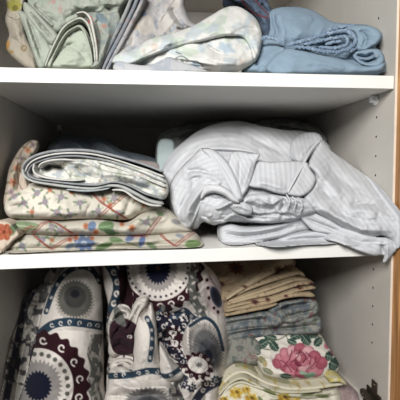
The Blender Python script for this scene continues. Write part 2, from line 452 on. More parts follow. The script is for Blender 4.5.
# ------------------------------------------------------------------ print patterns (colour, a few with shade painted in)
def rgb(*c): return np.array(c, float)/255
class Print:
    def __init__(s, x, y, base): s.x, s.y = x, y; s.c = np.tile(rgb(*base), (len(x), 1))
    def mix(s, mk, col): mk = np.clip(mk, 0, 1)[:, None]; s.c = s.c*(1-mk)+rgb(*col)*mk; return s
    def ell(s, cx, cy, rx, ry, col, ang=0, soft=0.8, teeth=0, depth=0.0, a=1, ph=0):
        dx, dy = s.x-cx, s.y-cy; ca, sa = math.cos(ang), math.sin(ang)
        u, v = (dx*ca+dy*sa)/rx, (-dx*sa+dy*ca)/ry; r = np.hypot(u, v); k = 1.0
        if teeth: k = 1+depth*np.cos(np.arctan2(v, u)*teeth+ph)
        return s.mix((k-r)*min(rx, ry)/soft+0.5 if a == 1 else a*np.clip((k-r)*min(rx, ry)/soft+0.5, 0, 1), col)
    def ring(s, cx, cy, rx, ry, w, col, ang=0, teeth=0, depth=0, soft=0.8, sector=None):
        dx, dy = s.x-cx, s.y-cy; ca, sa = math.cos(ang), math.sin(ang)
        u, v = (dx*ca+dy*sa)/rx, (-dx*sa+dy*ca)/ry; r = np.hypot(u, v); sc = min(rx, ry)
        th = np.arctan2(v, u); k = depth*np.cos(th*teeth) if teeth else 0
        mk = (w/2/sc*(1+k)-np.abs(r-1))*sc/soft+0.5
        return s.mix(mk, col)
    def dots(s, cx, cy, rx, ry, n, r, col, ang=0):
        for i in range(n):
            a = i*math.tau/n; X, Y = rx*math.cos(a), ry*math.sin(a)
            s.ell(cx+X*math.cos(ang)-Y*math.sin(ang), cy+X*math.sin(ang)+Y*math.cos(ang), r, r, col)
        return s
    def line(s, pts, w, col, soft=0.7, wavy=0, wl=4.0, sm=True):
        L = smooth_line(pts) if sm and len(pts) > 2 else np.array(pts, float)
        d, sd, t = seg_dist(s.x, s.y, L)
        if wavy:
            ln = np.linalg.norm(np.diff(L, axis=0), axis=1).sum(); d = np.abs(d*sd-wavy*np.sin(t*ln/wl*math.tau))
            dd, _, _ = seg_dist(s.x, s.y, L); d = np.where(dd > wavy+w, dd, d)
        return s.mix((w/2-d)/soft+0.5, col)
    def poly(s, pts, col, soft=0.8, sm=True, a=1):
        L = smooth_line(pts, True) if sm else np.array(pts, float)
        d, _, _ = seg_dist(s.x, s.y, L, True); d = np.where(inside(s.x, s.y, L), d, -d)
        return s.mix(a*np.clip(d/soft+0.5, 0, 1), col)
    def blotch(s, sc, thr, col, seed, soft=0.15, a=1.0, an=1.0, region=None):
        nz = fnoise(s.x/sc, s.y/(sc*an), seed, 3); mk = np.clip((nz-thr)/soft, 0, 1)*a
        if region is not None: mk = mk*region
        return s.mix(mk, col)
    def flower(s, cx, cy, r, col, mid, n=5, ph=0.0, leaf=None):
        if leaf:
            for k in (0.9, 2.6, 4.4): s.ell(cx+1.5*r*math.cos(k+ph), cy+1.4*r*math.sin(k+ph), r*0.8, r*0.36, leaf, ang=k+ph)
        for i in range(n):
            a = ph+i*math.tau/n; s.ell(cx+r*0.55*math.cos(a), cy+r*0.55*math.sin(a), r*0.5, r*0.42, col, ang=a, soft=1.3)
        return s.ell(cx, cy, r*0.28, r*0.28, mid, soft=0.9)
    def scroll(s, cx, cy, r, col, ph=0.0, w=1.2, flip=1):
        """C scroll with a curled end"""
        pts = []
        for i in range(14):
            t = i/13; a = ph+flip*t*5.2; rr = r*(1-0.62*t); pts.append((cx+rr*math.cos(a), cy+rr*math.sin(a)))
        return s.line(pts, w, col)

# ================================================================== MIDDLE SHELF, grey striped bundle
GREY = (211, 214, 221)
def grey_paint(fx, fy, amp=0.055, per=4.2, base=GREY, seed=0):
    """woven satin stripes running along the direction (fx, fy)"""
    def f(x, y):
        p = Print(x, y, base); q = (x*fy-y*fx)/math.hypot(fx, fy)+2.0*fnoise(x/40, y/40, seed)
        s = np.sin(q*math.tau/per); p.c = p.c*(1-amp*np.clip(s*1.6, -1, 1)[:, None]*0.5-0.01)
        return p.c
    return f
def dome_paint(x, y):
    p = Print(x, y, GREY)
    r = np.hypot(x-222, (y-215)*0.9); q = r+1.5*fnoise(x/30, y/30, 4)
    p.c = p.c*(1-0.024*np.clip(np.sin(q*math.tau/4.4)*1.6, -1, 1)[:, None]); return p.c

g = thing('bed_sheet', 'rumpled pale grey satin-striped sheet bundle spilling over the middle shelf edge', 'bed sheet', 0, 0, 0)
patch('body', [(160, 182), (162, 168), (170, 154), (183, 142), (198, 131), (215, 124), (238, 121), (262, 126), (285, 130), (303, 131),
               (320, 137), (332, 152), (330, 180), (318, 205), (300, 222), (275, 226), (250, 223), (228, 222), (214, 225), (203, 222), (196, 229), (184, 228), (174, 216), (165, 200)],
      [(240, 121, .19), (200, 131, .16), (170, 155, .13), (163, 185, .09), (185, 222, .055), (200, 200, .03), (240, 205, .015), (300, 200, .015), (300, 133, .17),
       (205, 155, .07), (250, 140, .11), (260, 218, .035), (325, 150, .13), (280, 175, .04), (225, 185, .03)],
      'mid', dome_paint, SATIN, g, edge=16, drop=0.035, back=0.12, wr=0.0016, wscale=(20, 14), seed=3, folds=[
        ('s', [(203, 149), (222, 150), (240, 151), (258, 154)], 9, .008),
        ('r', [(240, 128), (262, 133), (285, 142), (300, 152)], 6, .005),
        ('v', [(246, 136), (268, 146), (290, 161)], 4, .008),
        ('r', [(258, 147), (278, 153), (292, 163)], 3, .005),
        ('v', [(168, 190), (172, 176), (182, 160), (198, 144)], 4, .004),
        ('r', [(170, 172), (185, 150), (200, 140), (222, 133), (240, 134)], 7, .005),
        ('v', [(212, 146), (232, 140), (250, 142)], 3, .003)],
      auto=[(7, -30, 25, 26, 2.2, .0022)])
HB = [(203, 149, .062), (180, 170, .075), (176, 200, .05), (186, 224, .04), (200, 205, .02), (215, 170, .032), (232, 196, .006), (215, 186, .012), (196, 175, .045)]
patch('hood', [(203, 148), (193, 156), (181, 168), (172, 180), (169, 194), (174, 212), (182, 227), (190, 228), (196, 217), (201, 206), (205, 197), (212, 191), (224, 192), (236, 200), (233, 188), (226, 172), (215, 156)],
      HB, 'mid', dome_paint, SATIN, g, edge=9, drop=0.014, back=0.012, wr=0.0016, wscale=(12, 12), seed=5, folds=[
        ('v', [(185, 172), (197, 170), (213, 174)], 2.2, .007), ('r', [(184, 180), (196, 174), (212, 177), (222, 184)], 3, .005),
        ('v', [(184, 188), (190, 180), (200, 177)], 2.0, .005), ('r', [(183, 222), (190, 206), (199, 192), (205, 184)], 4, .008),
        ('v', [(178, 214), (185, 200), (194, 187)], 2.5, .006), ('v', [(192, 224), (196, 210), (204, 196)], 2, .008)],
      auto=[(5, -50, 25, 16, 1.8, .003)])
patch('tube_fold', [(202, 150), (208, 148), (216, 151), (224, 158), (231, 167), (237, 179), (242, 192), (243, 200), (236, 202), (230, 192), (224, 180), (216, 167), (208, 158)],
      [(204, 150, .055), (218, 156, .045), (228, 170, .022), (240, 196, -.004), (224, 178, .018), (233, 194, .0)],
      'mid', grey_paint(.7, 1, .02), SATIN, g, edge=5, drop=0.012, back=0.01, wr=0.0008, seed=6, folds=[('v', [(212, 154), (222, 164), (230, 178), (236, 192)], 1.6, .003)])
patch('lip_fold', [(195, 192), (201, 187), (210, 184), (220, 185), (229, 190), (236, 197), (240, 203), (232, 202), (224, 196), (214, 193), (206, 195), (201, 200)],
      [(196, 192, .03), (210, 187, .010), (225, 191, -.002), (238, 201, -.006), (205, 196, .014)],
      'mid', grey_paint(.7, 1, .0, base=(220, 222, 228)), SATIN, g, edge=3.5, drop=0.010, back=0.008, wr=0.0006, seed=7)
patch('fold', [(231, 154), (238, 151), (248, 153), (260, 154), (256, 163), (253, 175), (249, 187), (241, 198), (236, 190), (232, 178), (228, 166)],
      [(240, 153, .05), (258, 156, .035), (230, 170, .03), (241, 196, .004), (250, 180, .010)],
      'mid', grey_paint(.5, 1, .05), SATIN, g, edge=3, drop=0.007, back=0.008, wr=0.0008, seed=8,
      folds=[('r', [(252, 160), (248, 172), (242, 188)], 3, .004), ('v', [(240, 160), (240, 175), (239, 190)], 3, .005)])
patch('flap', [(257, 161), (272, 162), (290, 161), (306, 163), (301, 173), (294, 184), (287, 194), (276, 193), (264, 189), (249, 186), (252, 176), (254, 167)],
      [(258, 163, .045), (305, 165, .04), (250, 185, .008), (287, 193, .0), (275, 175, .016)],
      'mid', grey_paint(.05, 1, .06, 5.0), SATIN, g, edge=3, drop=0.006, back=0.008, wr=0.0007, seed=9,
      folds=[('r', [(256, 182), (270, 184), (286, 189)], 4, .004)])
patch('flap', [(306, 162), (311, 170), (316, 178), (312, 189), (303, 196), (293, 196), (287, 193), (294, 183), (300, 172)],
      [(306, 165, .035), (287, 193, -.002), (314, 180, .02), (303, 195, .0)],
      'mid', grey_paint(.8, 1, .05), SATIN, g, edge=3, drop=0.006, back=0.007, wr=0.0008, seed=10)
slab('seam', [(321, 140, .115), (314, 147, .095), (308, 156, .06), (303, 166, .034), (296, 178, .012), (288, 193, -.006)], [2.2, 2.4, 2.0], 'mid',
     grey_paint(1, 1, .0, base=(220, 222, 228)), SATIN, g, back=0.006, seed=2)
patch('fold', [(297, 136), (308, 132), (319, 134), (323, 141), (319, 146), (313, 152), (307, 160), (300, 163), (293, 158), (291, 146)],
      [(300, 135, .15), (321, 140, .12), (300, 160, .05), (310, 150, .085)],
      'mid', grey_paint(.2, 1, .05), SATIN, g, edge=4, drop=0.010, back=0.02, wr=0.0010, seed=12,
      folds=[('s', [(306, 153), (312, 146), (320, 143)], 3, .006), ('r', [(300, 157), (305, 147), (312, 138)], 3, .006)])
# gathered lower lip
patch('gathered_edge', [(196, 205), (203, 196), (214, 192), (226, 196), (238, 199), (252, 194), (270, 194), (288, 196), (303, 198), (312, 204), (316, 213), (300, 218),
                        (276, 223), (252, 222), (236, 217), (224, 223), (208, 223), (198, 216)],
      [(200, 205, .04), (215, 222, .035), (250, 198, .01), (250, 220, .02), (300, 200, .0), (300, 215, .012), (225, 205, .015)],
      'mid', grey_paint(1, .2, .02), SATIN, g, edge=4, drop=0.014, back=0.02, wr=0.0026, wscale=(10, 7), seed=14, auto=[(12, 20, 35, 14, 1.5, .005)], folds=[
        ('v', [(243, 203), (250, 211), (259, 215), (280, 214), (300, 218)], 1.6, .012), ('v', [(204, 203), (212, 211), (226, 213), (238, 205)], 1.6, .012),
        ('r', [(210, 212), (224, 206), (238, 198)], 2.5, .007), ('v', [(205, 205), (220, 200), (232, 197)], 2, .008),
        ('r', [(240, 206), (252, 212), (268, 215), (290, 212)], 2.5, .006), ('v', [(236, 211), (250, 217), (270, 219)], 1.6, .007),
        ('v', [(246, 202), (258, 208), (276, 209)], 2, .007), ('r', [(262, 200), (272, 204), (280, 198)], 2.5, .007),
        ('v', [(283, 197), (284, 205), (280, 211)], 1.8, .006), ('r', [(204, 218), (216, 214), (228, 214)], 2.5, .006)])
patch('fold', [(228, 203), (236, 200), (246, 203), (253, 209), (250, 215), (240, 214), (232, 210)], [(230, 204, .012), (250, 213, .004), (240, 205, .006), (236, 212, .008)],
      'mid', grey_paint(1, .5, .02), SATIN, g, edge=3, drop=0.006, back=0.006, wr=0.0012, wscale=(6, 5), seed=16,
      folds=[('r', [(231, 207), (240, 206), (250, 211)], 1.8, .003)])
for k, (a, b, c) in enumerate([((286, 194, -.002), (290, 201, -.004), (287, 209, 0)), ((292, 196, -.003), (296, 203, -.005), (293, 211, 0)), ((298, 197, -.002), (302, 205, -.004), (300, 213, 0))]):
    ruffle('elastic_hem', [a, b, c], 0.0016, 'mid', grey_paint(1, 0, 0), g, 1.6, seed=30+k, mat=SATIN)
# right drape
patch('drape', [(320, 139), (332, 151), (346, 161), (364, 174), (380, 187), (392, 201), (401, 214), (404, 236), (397, 249), (390, 240), (382, 236), (370, 238), (350, 231),
                (330, 220), (313, 210), (304, 199), (310, 188), (316, 176), (309, 165), (313, 152)],
      [(320, 145, .11), (310, 165, .05), (306, 198, .0), (345, 165, .10), (380, 190, .045), (350, 195, .02), (330, 216, -.002), (365, 235, -.015), (385, 235, -.026), (402, 215, -.014), (401, 238, -.02), (375, 212, -.010)],
      'mid', grey_paint(.75, 1, .045, 4.6, seed=2), SATIN, g, edge=10, drop=0.018, back=0.012, wr=0.0016, wscale=(22, 12), seed=21, auto=[(9, 30, 30, 26, 2.2, .003)], folds=[
        ('r', [(309, 184), (320, 178), (330, 184), (342, 198)], 5, .006), ('v', [(314, 192), (322, 190), (332, 200)], 4, .005),
        ('v', [(350, 206), (362, 203), (376, 204)], 3, .006), ('r', [(345, 212), (362, 210), (378, 214)], 5, .005),
        ('r', [(332, 158), (350, 176), (368, 190), (384, 205)], 7, .004), ('v', [(326, 165), (345, 182), (358, 192)], 6, .004),
        ('r', [(318, 205), (340, 218), (362, 229), (382, 229)], 5, .006), ('v', [(330, 208), (350, 217), (368, 221)], 4, .004)])
patch('under_layer', [(300, 224), (310, 209), (330, 217), (350, 228), (372, 236), (388, 238), (397, 246), (391, 257), (386, 263), (383, 262), (384, 255), (374, 256),
                      (358, 251), (344, 245), (326, 240), (308, 239)],
      [(305, 225, .05), (330, 225, .03), (320, 238, .03), (350, 240, -.012), (344, 244, -.02), (330, 240, -.004), (372, 248, -.022), (396, 246, -.018), (386, 260, -.018)],
      'mid', grey_paint(1, .4, .04), SATIN, g, edge=3, drop=0.005, back=0.004, wr=0.0010, seed=22,
      folds=[('v', [(345, 236), (362, 243), (380, 245)], 3, .005), ('v', [(381, 243), (383, 250), (383, 258)], 2, .008), ('r', [(387, 245), (387, 254), (386, 262)], 2, .003)])
patch('hem_fold', [(219, 233), (221, 227), (230, 224), (245, 227), (262, 226), (282, 222), (305, 216), (320, 222), (318, 230), (300, 232), (280, 238), (258, 242), (238, 245), (226, 244), (220, 240)],
      [(221, 233, .045), (240, 235, .03), (275, 230, .03), (315, 222, .04)], 'mid', grey_paint(1, -.25, .06, 3), SATIN, g, edge=4, drop=0.014, back=0.05, wr=0.0008, seed=23,
      folds=[('v', [(226, 234), (240, 236), (262, 234), (295, 226)], 1.6, .008), ('r', [(224, 229), (240, 231), (262, 230), (290, 224)], 1.8, .003)])
patch('hem_fold', [(256, 244), (275, 240), (296, 234), (320, 231), (334, 237), (342, 242), (330, 244), (305, 245), (275, 247)],
      [(260, 245, .035), (300, 240, .022), (340, 242, .012)], 'mid', grey_paint(1, -.1, .05, 3), SATIN, g, edge=3, drop=0.008, back=0.05, wr=0.0006, seed=24,
      folds=[('v', [(272, 244), (296, 239), (328, 238)], 1.4, .006)])
patch('fold', [(300, 215), (316, 212), (336, 222), (350, 231), (345, 237), (328, 234), (312, 230)], [(305, 218, .02), (345, 233, .005), (325, 225, .012)],
      'mid', grey_paint(1, .5, .04), SATIN, g, edge=3, drop=0.006, back=0.01, wr=0.0008, seed=25, folds=[('v', [(306, 219), (322, 225), (340, 232)], 1.6, .005)])

# ---- sage and teal cloths behind the grey bundle
def sage(x, y):
    p = Print(x, y, (150, 156, 150)); p.blotch(9, .1, (120, 130, 122), 5, a=.6); return p.blotch(7, .35, (178, 170, 170), 9, a=.6).c
tag(patch('pillowcase', [(156, 165), (157, 140), (166, 130), (185, 125), (210, 121), (238, 120), (255, 128), (240, 150), (200, 170), (165, 185)],
      [(160, 140, .26), (200, 123, .30), (240, 121, .30), (200, 160, .22), (165, 175, .20)], 'mid', sage, COTTON, None, edge=9, drop=.03, back=.06, wr=.002, wscale=(12, 8), seed=31, auto=[(8, 0, 40, 18, 2, .006)],
      folds=[('r', [(176, 140), (184, 132), (198, 130)], 3, .008), ('v', [(172, 136), (182, 137), (196, 133)], 2.5, .008)]),
    'sage green pillowcase peeking out behind the left shoulder of the grey bundle', 'pillowcase')
tag(patch('pillowcase', [(250, 126), (262, 120), (280, 119), (296, 121), (312, 125), (322, 131), (328, 142), (318, 152), (290, 150), (262, 140)],
      [(262, 121, .30), (295, 122, .28), (325, 140, .20), (290, 145, .25)], 'mid', sage, COTTON, None, edge=7, drop=.025, back=.05, wr=.002, wscale=(10, 7), seed=33, auto=[(8, 10, 40, 16, 2, .006)],
      folds=[('r', [(270, 125), (288, 124), (305, 130)], 3, .006), ('v', [(275, 129), (292, 129), (312, 136)], 2.5, .008)]),
    'dim sage grey pillowcase behind the top right of the grey bundle', 'pillowcase')
tag(patch('pillowcase', [(158, 143), (172, 140), (175, 150), (173, 168), (166, 182), (158, 180)], [(160, 145, .17), (172, 142, .17), (165, 178, .14)], 'mid',
      lambda x, y: Print(x, y, (168, 186, 188)).c, COTTON, None, edge=3, drop=.01, back=.03, wr=.0006, seed=34),
    'small flat edge of a pale teal pillowcase left of the grey bundle', 'pillowcase')

# ---- dark blue-grey cloth behind the left pile
tag(patch('blanket', [(46, 160), (48, 147), (56, 138), (68, 133), (84, 138), (98, 136), (112, 143), (122, 150), (140, 154), (158, 160), (164, 172), (120, 180), (60, 175)],
      [(50, 150, .28), (68, 135, .34), (110, 145, .30), (150, 160, .24), (80, 170, .2), (140, 175, .18)], 'mid',
      lambda x, y: Print(x, y, (118, 132, 146)).blotch(14, .1, (136, 146, 156), 7, a=.6).c, COTTON, None, edge=8, drop=.03, back=.06, wr=.0035, wscale=(14, 8), seed=35, auto=[(12, 10, 40, 18, 2, .008)],
      folds=[('r', [(55, 150), (66, 140), (80, 146), (90, 156)], 4, .010), ('v', [(84, 140), (92, 148), (98, 158)], 4, .012), ('r', [(98, 140), (112, 149), (130, 158)], 4, .010), ('v', [(60, 155), (74, 152), (84, 160)], 3, .010)]),
    'crumpled dark blue-grey blanket pushed behind the rolled floral sheet', 'blanket')
tag(patch('pillowcase', [(118, 164), (124, 159), (140, 160), (158, 163), (160, 172), (140, 170), (125, 170)], [(120, 165, .17), (158, 166, .15), (140, 168, .15)], 'mid',
      lambda x, y: Print(x, y, (150, 138, 136)).c, COTTON, None, edge=3, drop=.01, back=.05, wr=.001, seed=36),
    'narrow dusty mauve pillowcase edge between the roll and the grey bundle', 'pillowcase')

# ================================================================== MIDDLE SHELF, lattice floral pile
RED = (158, 58, 46)
def lattice(p, *lines):
    for l in lines:
        n = len(l)
        for o in (-1.35, 1.35):
            q = [(a+o, b+o*0.3) for a, b in l]; p.line(q, 0.8, RED, 0.8, sm=False)
    return p
LAV, LEAF, CREAM = (146, 142, 162), (128, 146, 114), (214, 207, 193)
def sprigs(p, pts, col=LAV, r=3.5, leaf=LEAF):
    for k, (a, b) in enumerate(pts):
        p.line([(a-r*1.6, b+r*.8), (a, b), (a+r*1.5, b-r*1.1)], 0.6, leaf, 0.8); p.flower(a, b, r*0.92, col, (196, 150, 110), 5, k*1.3, leaf)
    return p
def p_top(x, y):
    p = Print(x, y, CREAM); p.blotch(16, .1, (232, 224, 208), 3)
    sprigs(p, [(24, 203), (37, 193), (57, 212), (61, 197), (80, 203), (45, 202), (14, 196), (88, 193), (114, 198), (118, 213), (98, 211), (70, 215)])
    for a, b in ((104, 199), (72, 192), (32, 212), (136, 199), (110, 205), (50, 190), (144, 205)): p.flower(a, b, 2.6, (205, 130, 96), (170, 90, 60), 5, a, LEAF)
    lattice(p, [(84, 187), (92, 193), (102, 203), (127, 219)], [(134, 188), (122, 197), (108, 209), (97, 219)])
    return p.c
floral_label = 'lattice pile on the middle shelf'
tag(patch('bed_sheet', [(4, 208), (7, 197), (16, 190), (28, 184), (45, 182), (90, 184), (125, 186), (150, 192), (160, 202), (158, 212), (140, 216), (128, 220), (95, 219), (60, 220), (20, 219), (9, 217)],
      [(8, 208, .03), (30, 188, .05), (90, 188, .05), (150, 198, .05), (60, 210, .012), (120, 213, .012), (20, 215, .02)], 'mid', p_top, QUILT, None, edge=10, drop=.040, back=.22,
      wr=.0014, wscale=(22, 12), seed=41, auto=[(10, 10, 40, 22, 2, .0025)], folds=[('r', [(10, 196), (30, 194), (60, 197), (95, 198)], 6, .003), ('v', [(6, 214), (14, 207), (28, 203)], 3, .004), ('v', [(132, 192), (128, 206), (122, 218)], 3, .004)]),
    'cream sheet with small lavender sprigs, top fold of the red lattice pile', 'bed sheet', 'red lattice floral sheets')
def p_mid(x, y):
    p = Print(x, y, (208, 201, 185))
    sprigs(p, [(52, 227), (60, 230), (146, 222), (112, 232)], LAV, 3.6)
    p.poly([(14, 222), (30, 222), (40, 226), (26, 232), (18, 230)], (136, 158, 118)); p.line([(16, 225), (30, 227)], .8, (190, 200, 170))
    for a, b, r in ((86, 226, 3.2), (96, 232, 3), (132, 228, 3.4), (122, 224, 2.6)): p.flower(a, b, r, (206, 124, 82), (150, 70, 50), 5, a)
    p.ell(92, 226, 4, 5, (112, 136, 176), .4); p.ell(106, 226, 8, 5, (112, 146, 98), -.2); p.line([(99, 228), (113, 225)], .7, (160, 186, 140)); p.ell(110, 232, 6, 3, (96, 130, 90), .3)
    p.ell(160, 214, 4, 2.2, (126, 150, 110), .4); p.ell(176, 222, 5, 2.5, (150, 150, 150), .3)
    lattice(p, [(33, 233), (42, 224), (50, 221), (58, 224), (72, 233)], [(146, 236), (153, 226), (160, 217)], [(14, 236), (26, 229), (33, 226)])
    return p.c
tag(patch('bed_sheet', [(10, 222), (30, 218), (60, 219), (100, 219), (125, 222), (140, 213), (158, 206), (170, 210), (184, 222), (192, 231), (180, 236), (140, 237), (90, 236), (40, 236), (18, 234)],
      [(14, 226, .03), (60, 221, .03), (60, 233, .012), (130, 228, .012), (165, 212, .04), (185, 230, .03)], 'mid', p_mid, QUILT, None, edge=10, drop=.040, back=.22,
      wr=.0012, wscale=(22, 9), seed=42, auto=[(7, 5, 30, 20, 2, .002)], folds=[('s', [(128, 219), (138, 213), (154, 208)], 6, .006), ('r', [(126, 228), (140, 220), (160, 216)], 4, .005)]),
    'cream sheet with orange blossoms and green leaves, middle fold of the red lattice pile', 'bed sheet', 'red lattice floral sheets')
def p_bot(x, y):
    p = Print(x, y, (205, 198, 182))
    sprigs(p, [(22, 246), (42, 240)], (128, 132, 160), 3.6)
    p.flower(52, 240, 2.6, (200, 140, 100), (150, 90, 60), 5, 1, LEAF)
    for q in range(7): p.ell(84+6*math.cos(q*.9), 243+3.5*math.sin(q*.9), 5, 3.2, (106, 128, 168), q*.9)
    p.ell(84, 243, 3, 2.4, (170, 184, 204)); p.ell(70, 246, 5, 2.4, (120, 140, 168), -.4); p.line([(78, 240), (74, 247)], .7, (190, 200, 214))
    for a, b in ((92, 238), (76, 238), (70, 240)): p.flower(a, b, 2.4, (205, 124, 90), (150, 70, 50), 5, a)
    p.ell(104, 246, 9, 3.2, (112, 140, 92), -.35); p.ell(116, 240, 7, 3, (124, 150, 104), .2); p.ell(130, 238, 5, 3, (108, 128, 176), -.6); p.ell(142, 241, 3, 6, (100, 120, 176), .3)
    p.line([(98, 250), (118, 241), (140, 247)], .9, (96, 124, 84)); p.ell(152, 246, 6, 2.4, (126, 150, 110), .5)
    p.ell(193, 244, 8, 4, (124, 156, 96), -.1); p.ell(180, 236, 5, 2, (146, 150, 160), .3)
    lattice(p, [(30, 231), (38, 239), (51, 249), (64, 241), (84, 231)], [(156, 229), (164, 238), (175, 246), (184, 239), (197, 230)], [(130, 236), (146, 236)])
    return p.c
tag(patch('bed_sheet', [(4, 249), (10, 240), (24, 234), (60, 235), (110, 235), (150, 234), (180, 230), (194, 232), (201, 239), (202, 246), (180, 248), (120, 249), (60, 251), (12, 253)],
      [(8, 247, .02), (60, 237, .02), (60, 250, .006), (130, 240, .01), (198, 242, .03), (160, 247, .02)], 'mid', p_bot, QUILT, None, edge=10, drop=.040, back=.22,
      wr=.0012, wscale=(24, 8), seed=43, auto=[(7, 0, 30, 20, 2, .002)], folds=[('r', [(30, 243), (70, 242), (120, 242), (160, 240)], 5, .003), ('v', [(90, 247), (104, 241), (128, 239)], 2.5, .003)]),
    'cream sheet with a big blue bloom, bottom of the red lattice pile on the shelf', 'bed sheet', 'red lattice floral sheets')
def p_orange(x, y):
    p = Print(x, y, (214, 196, 176)); p.ell(12, 230, 4, 6, (106, 128, 92), .5)
    for q in range(6): p.ell(4+4.5*math.cos(q*1.05), 232+5*math.sin(q*1.05), 4.2, 3.2, (190, 98, 64), q*1.05)
    for q in range(5): p.line([(4, 232), (4+8*math.cos(q*1.26), 232+8*math.sin(q*1.26))], .8, (150, 66, 40))
    return p.ell(4, 232, 1.8, 1.8, (130, 56, 40)).c
tag(patch('pillowcase', [(-6, 224), (4, 221), (12, 224), (20, 235), (12, 242), (4, 251), (-6, 251)], [(0, 228, .02), (18, 235, .006), (4, 248, .004)], 'mid', p_orange, QUILT, None,
      edge=4, drop=.01, back=.10, wr=.0012, seed=44, folds=[('v', [(8, 225), (12, 235), (6, 246)], 2, .004)]),
    'pillowcase corner with a large orange flower at the left end of the pile', 'pillowcase')
def p_flap(x, y):
    p = Print(x, y, (206, 188, 170))
    for a, b, r in ((13, 182, 4), (17, 168, 3.4), (28, 150, 3.4), (11, 192, 3), (21, 158, 2.6), (33, 145, 2.6)): p.flower(a, b, r, (198, 128, 92) if r > 3.2 else (150, 130, 140), (120, 80, 70), 5, a, (138, 140, 110))
    return p.line([(30, 141), (18, 160), (20, 186), (34, 196)], .8, (120, 96, 80)).c
tag(patch('pillowcase', [(4, 206), (6, 184), (9, 168), (15, 156), (22, 146), (31, 140), (38, 142), (36, 151), (29, 160), (26, 172), (28, 184), (32, 194), (20, 204)],
      [(8, 190, .06), (12, 165, .10), (31, 143, .15), (26, 165, .10), (28, 190, .05), (14, 200, .05)], 'mid', p_flap, QUILT, None, edge=5, drop=.016, back=.03, wr=.002, wscale=(10, 14), seed=45,
      folds=[('r', [(12, 190), (15, 168), (24, 152)], 3, .006), ('v', [(18, 192), (21, 172), (28, 156)], 2, .007)]),
    'peach floral pillowcase standing up against the left wall beside the roll', 'pillowcase')

# ---- rolled sheet with grey striped borders
def p_rollcore(x, y):
    p = Print(x, y, (226, 226, 218)); p.blotch(7, .2, (178, 186, 168), 5, a=.8); p.blotch(6, .3, (162, 172, 184), 8, a=.7); p.blotch(5, .42, (206, 180, 160), 11, a=.7)
    for q in [[(44, 160), (60, 166), (70, 176)], [(90, 165), (110, 172), (135, 176)], [(100, 182), (120, 178)]]: p.line(q, .7, (132, 140, 124))
    return p.c
def p_border(c):
    return lambda x, y: Print(x, y, c).blotch(5, .2, tuple(v-22 for v in c), 3, a=.7, an=.4).c
r = thing('bed_sheet', 'loosely rolled white floral sheet with grey striped border on the lattice pile', 'bed sheet', 0, 0, 0)
patch('body', [(27, 170), (34, 160), (55, 155), (90, 156), (120, 162), (150, 170), (166, 180), (168, 194), (160, 200), (140, 192), (120, 187), (95, 187), (65, 187), (38, 182)],
      [(34, 170, .05), (60, 160, .05), (60, 180, .035), (120, 175, .035), (160, 190, .03), (110, 184, .03)], 'mid', p_rollcore, COTTON, r, edge=5, drop=.012, back=.14, wr=.0012, wscale=(12, 7), seed=51, auto=[(8, 10, 35, 14, 1.6, .004)],
      folds=[('v', [(44, 169), (50, 166), (58, 167), (64, 170)], 2.2, .016), ('r', [(40, 172), (46, 164), (60, 161), (80, 163), (100, 168)], 3, .008), ('s', [(100, 178), (88, 182), (60, 182), (42, 178), (40, 170)], 3, .006),
             ('r', [(84, 168), (100, 173), (124, 176), (150, 184)], 4, .006), ('v', [(76, 166), (84, 174), (98, 180)], 2, .006), ('v', [(112, 184), (130, 184), (152, 192)], 2, .007)])
WB, GB = (220, 220, 216), (158, 163, 168)
for k, (ln, th, c) in enumerate([
    ([(22, 171, .05), (24, 164, .045), (32, 157, .04), (48, 152, .04), (70, 150, .042), (92, 151, .045), (115, 156, .045), (140, 163, .04), (164, 172, .035)], [2.2, 3, 2.6, 2.2], GB),
    ([(25, 172, .04), (28, 165, .036), (36, 159, .034), (52, 154.5, .034), (72, 153, .036), (94, 154.5, .038), (116, 160, .038), (140, 168, .034), (165, 177, .03)], [1.6, 2, 1.8, 2], WB),
    ([(28, 173, .036), (31, 166, .032), (40, 161, .030), (56, 157, .030), (76, 156, .032), (96, 158.5, .034), (118, 164.5, .034), (142, 173, .030), (166, 183, .026)], [1.4, 2, 1.8, 1.6], (150, 154, 160)),
    ([(96, 161.5, .034), (118, 168, .030), (142, 177, .026), (166, 187, .022)], [1.0, 1.8, 2.4], WB),
    ([(22, 169, .045), (24, 176, .034), (32, 181, .028), (48, 184, .024), (70, 187, .022), (92, 188.5, .022), (108, 185.5, .022), (122, 187, .02), (136, 194, .018), (150, 201, .018), (164, 204, .022)], [2, 3.0, 3.0, 3.4, 3.2], (186, 190, 188)),
    ([(27, 171, .035), (29, 176, .028), (37, 179.5, .024), (52, 181.5, .020), (74, 184, .018), (96, 185, .018), (114, 182, .018), (130, 186, .016), (146, 194, .016), (164, 199, .02)], [1.4, 2, 1.8, 2.2], GB),
    ([(34, 164, .028), (33, 170, .024), (37, 175, .022), (50, 178.5, .020), (70, 180.5, .020), (84, 180, .022)], [1.6, 2, 1.8, 1.2], WB),
    ([(38, 168, .026), (41, 163.5, .026), (50, 160.5, .026), (64, 159.5, .028), (80, 161, .03)], [1.4, 2, 2, 1.2], WB),
    ([(112, 190, .012), (124, 191, .010), (136, 199, .008), (150, 205, .008), (162, 206, .012)], [1.5, 2.2, 2.2, 1.5], WB),
    ([(66, 189.5, .02), (84, 191, .018), (100, 190, .016), (110, 188, .014)], [1.2, 2.4, 1.2], (176, 186, 190))]):
    slab('border_fold', ln, th, 'mid', p_border(c), COTTON, r, back=0.16, seed=60+k, wob=.0014)

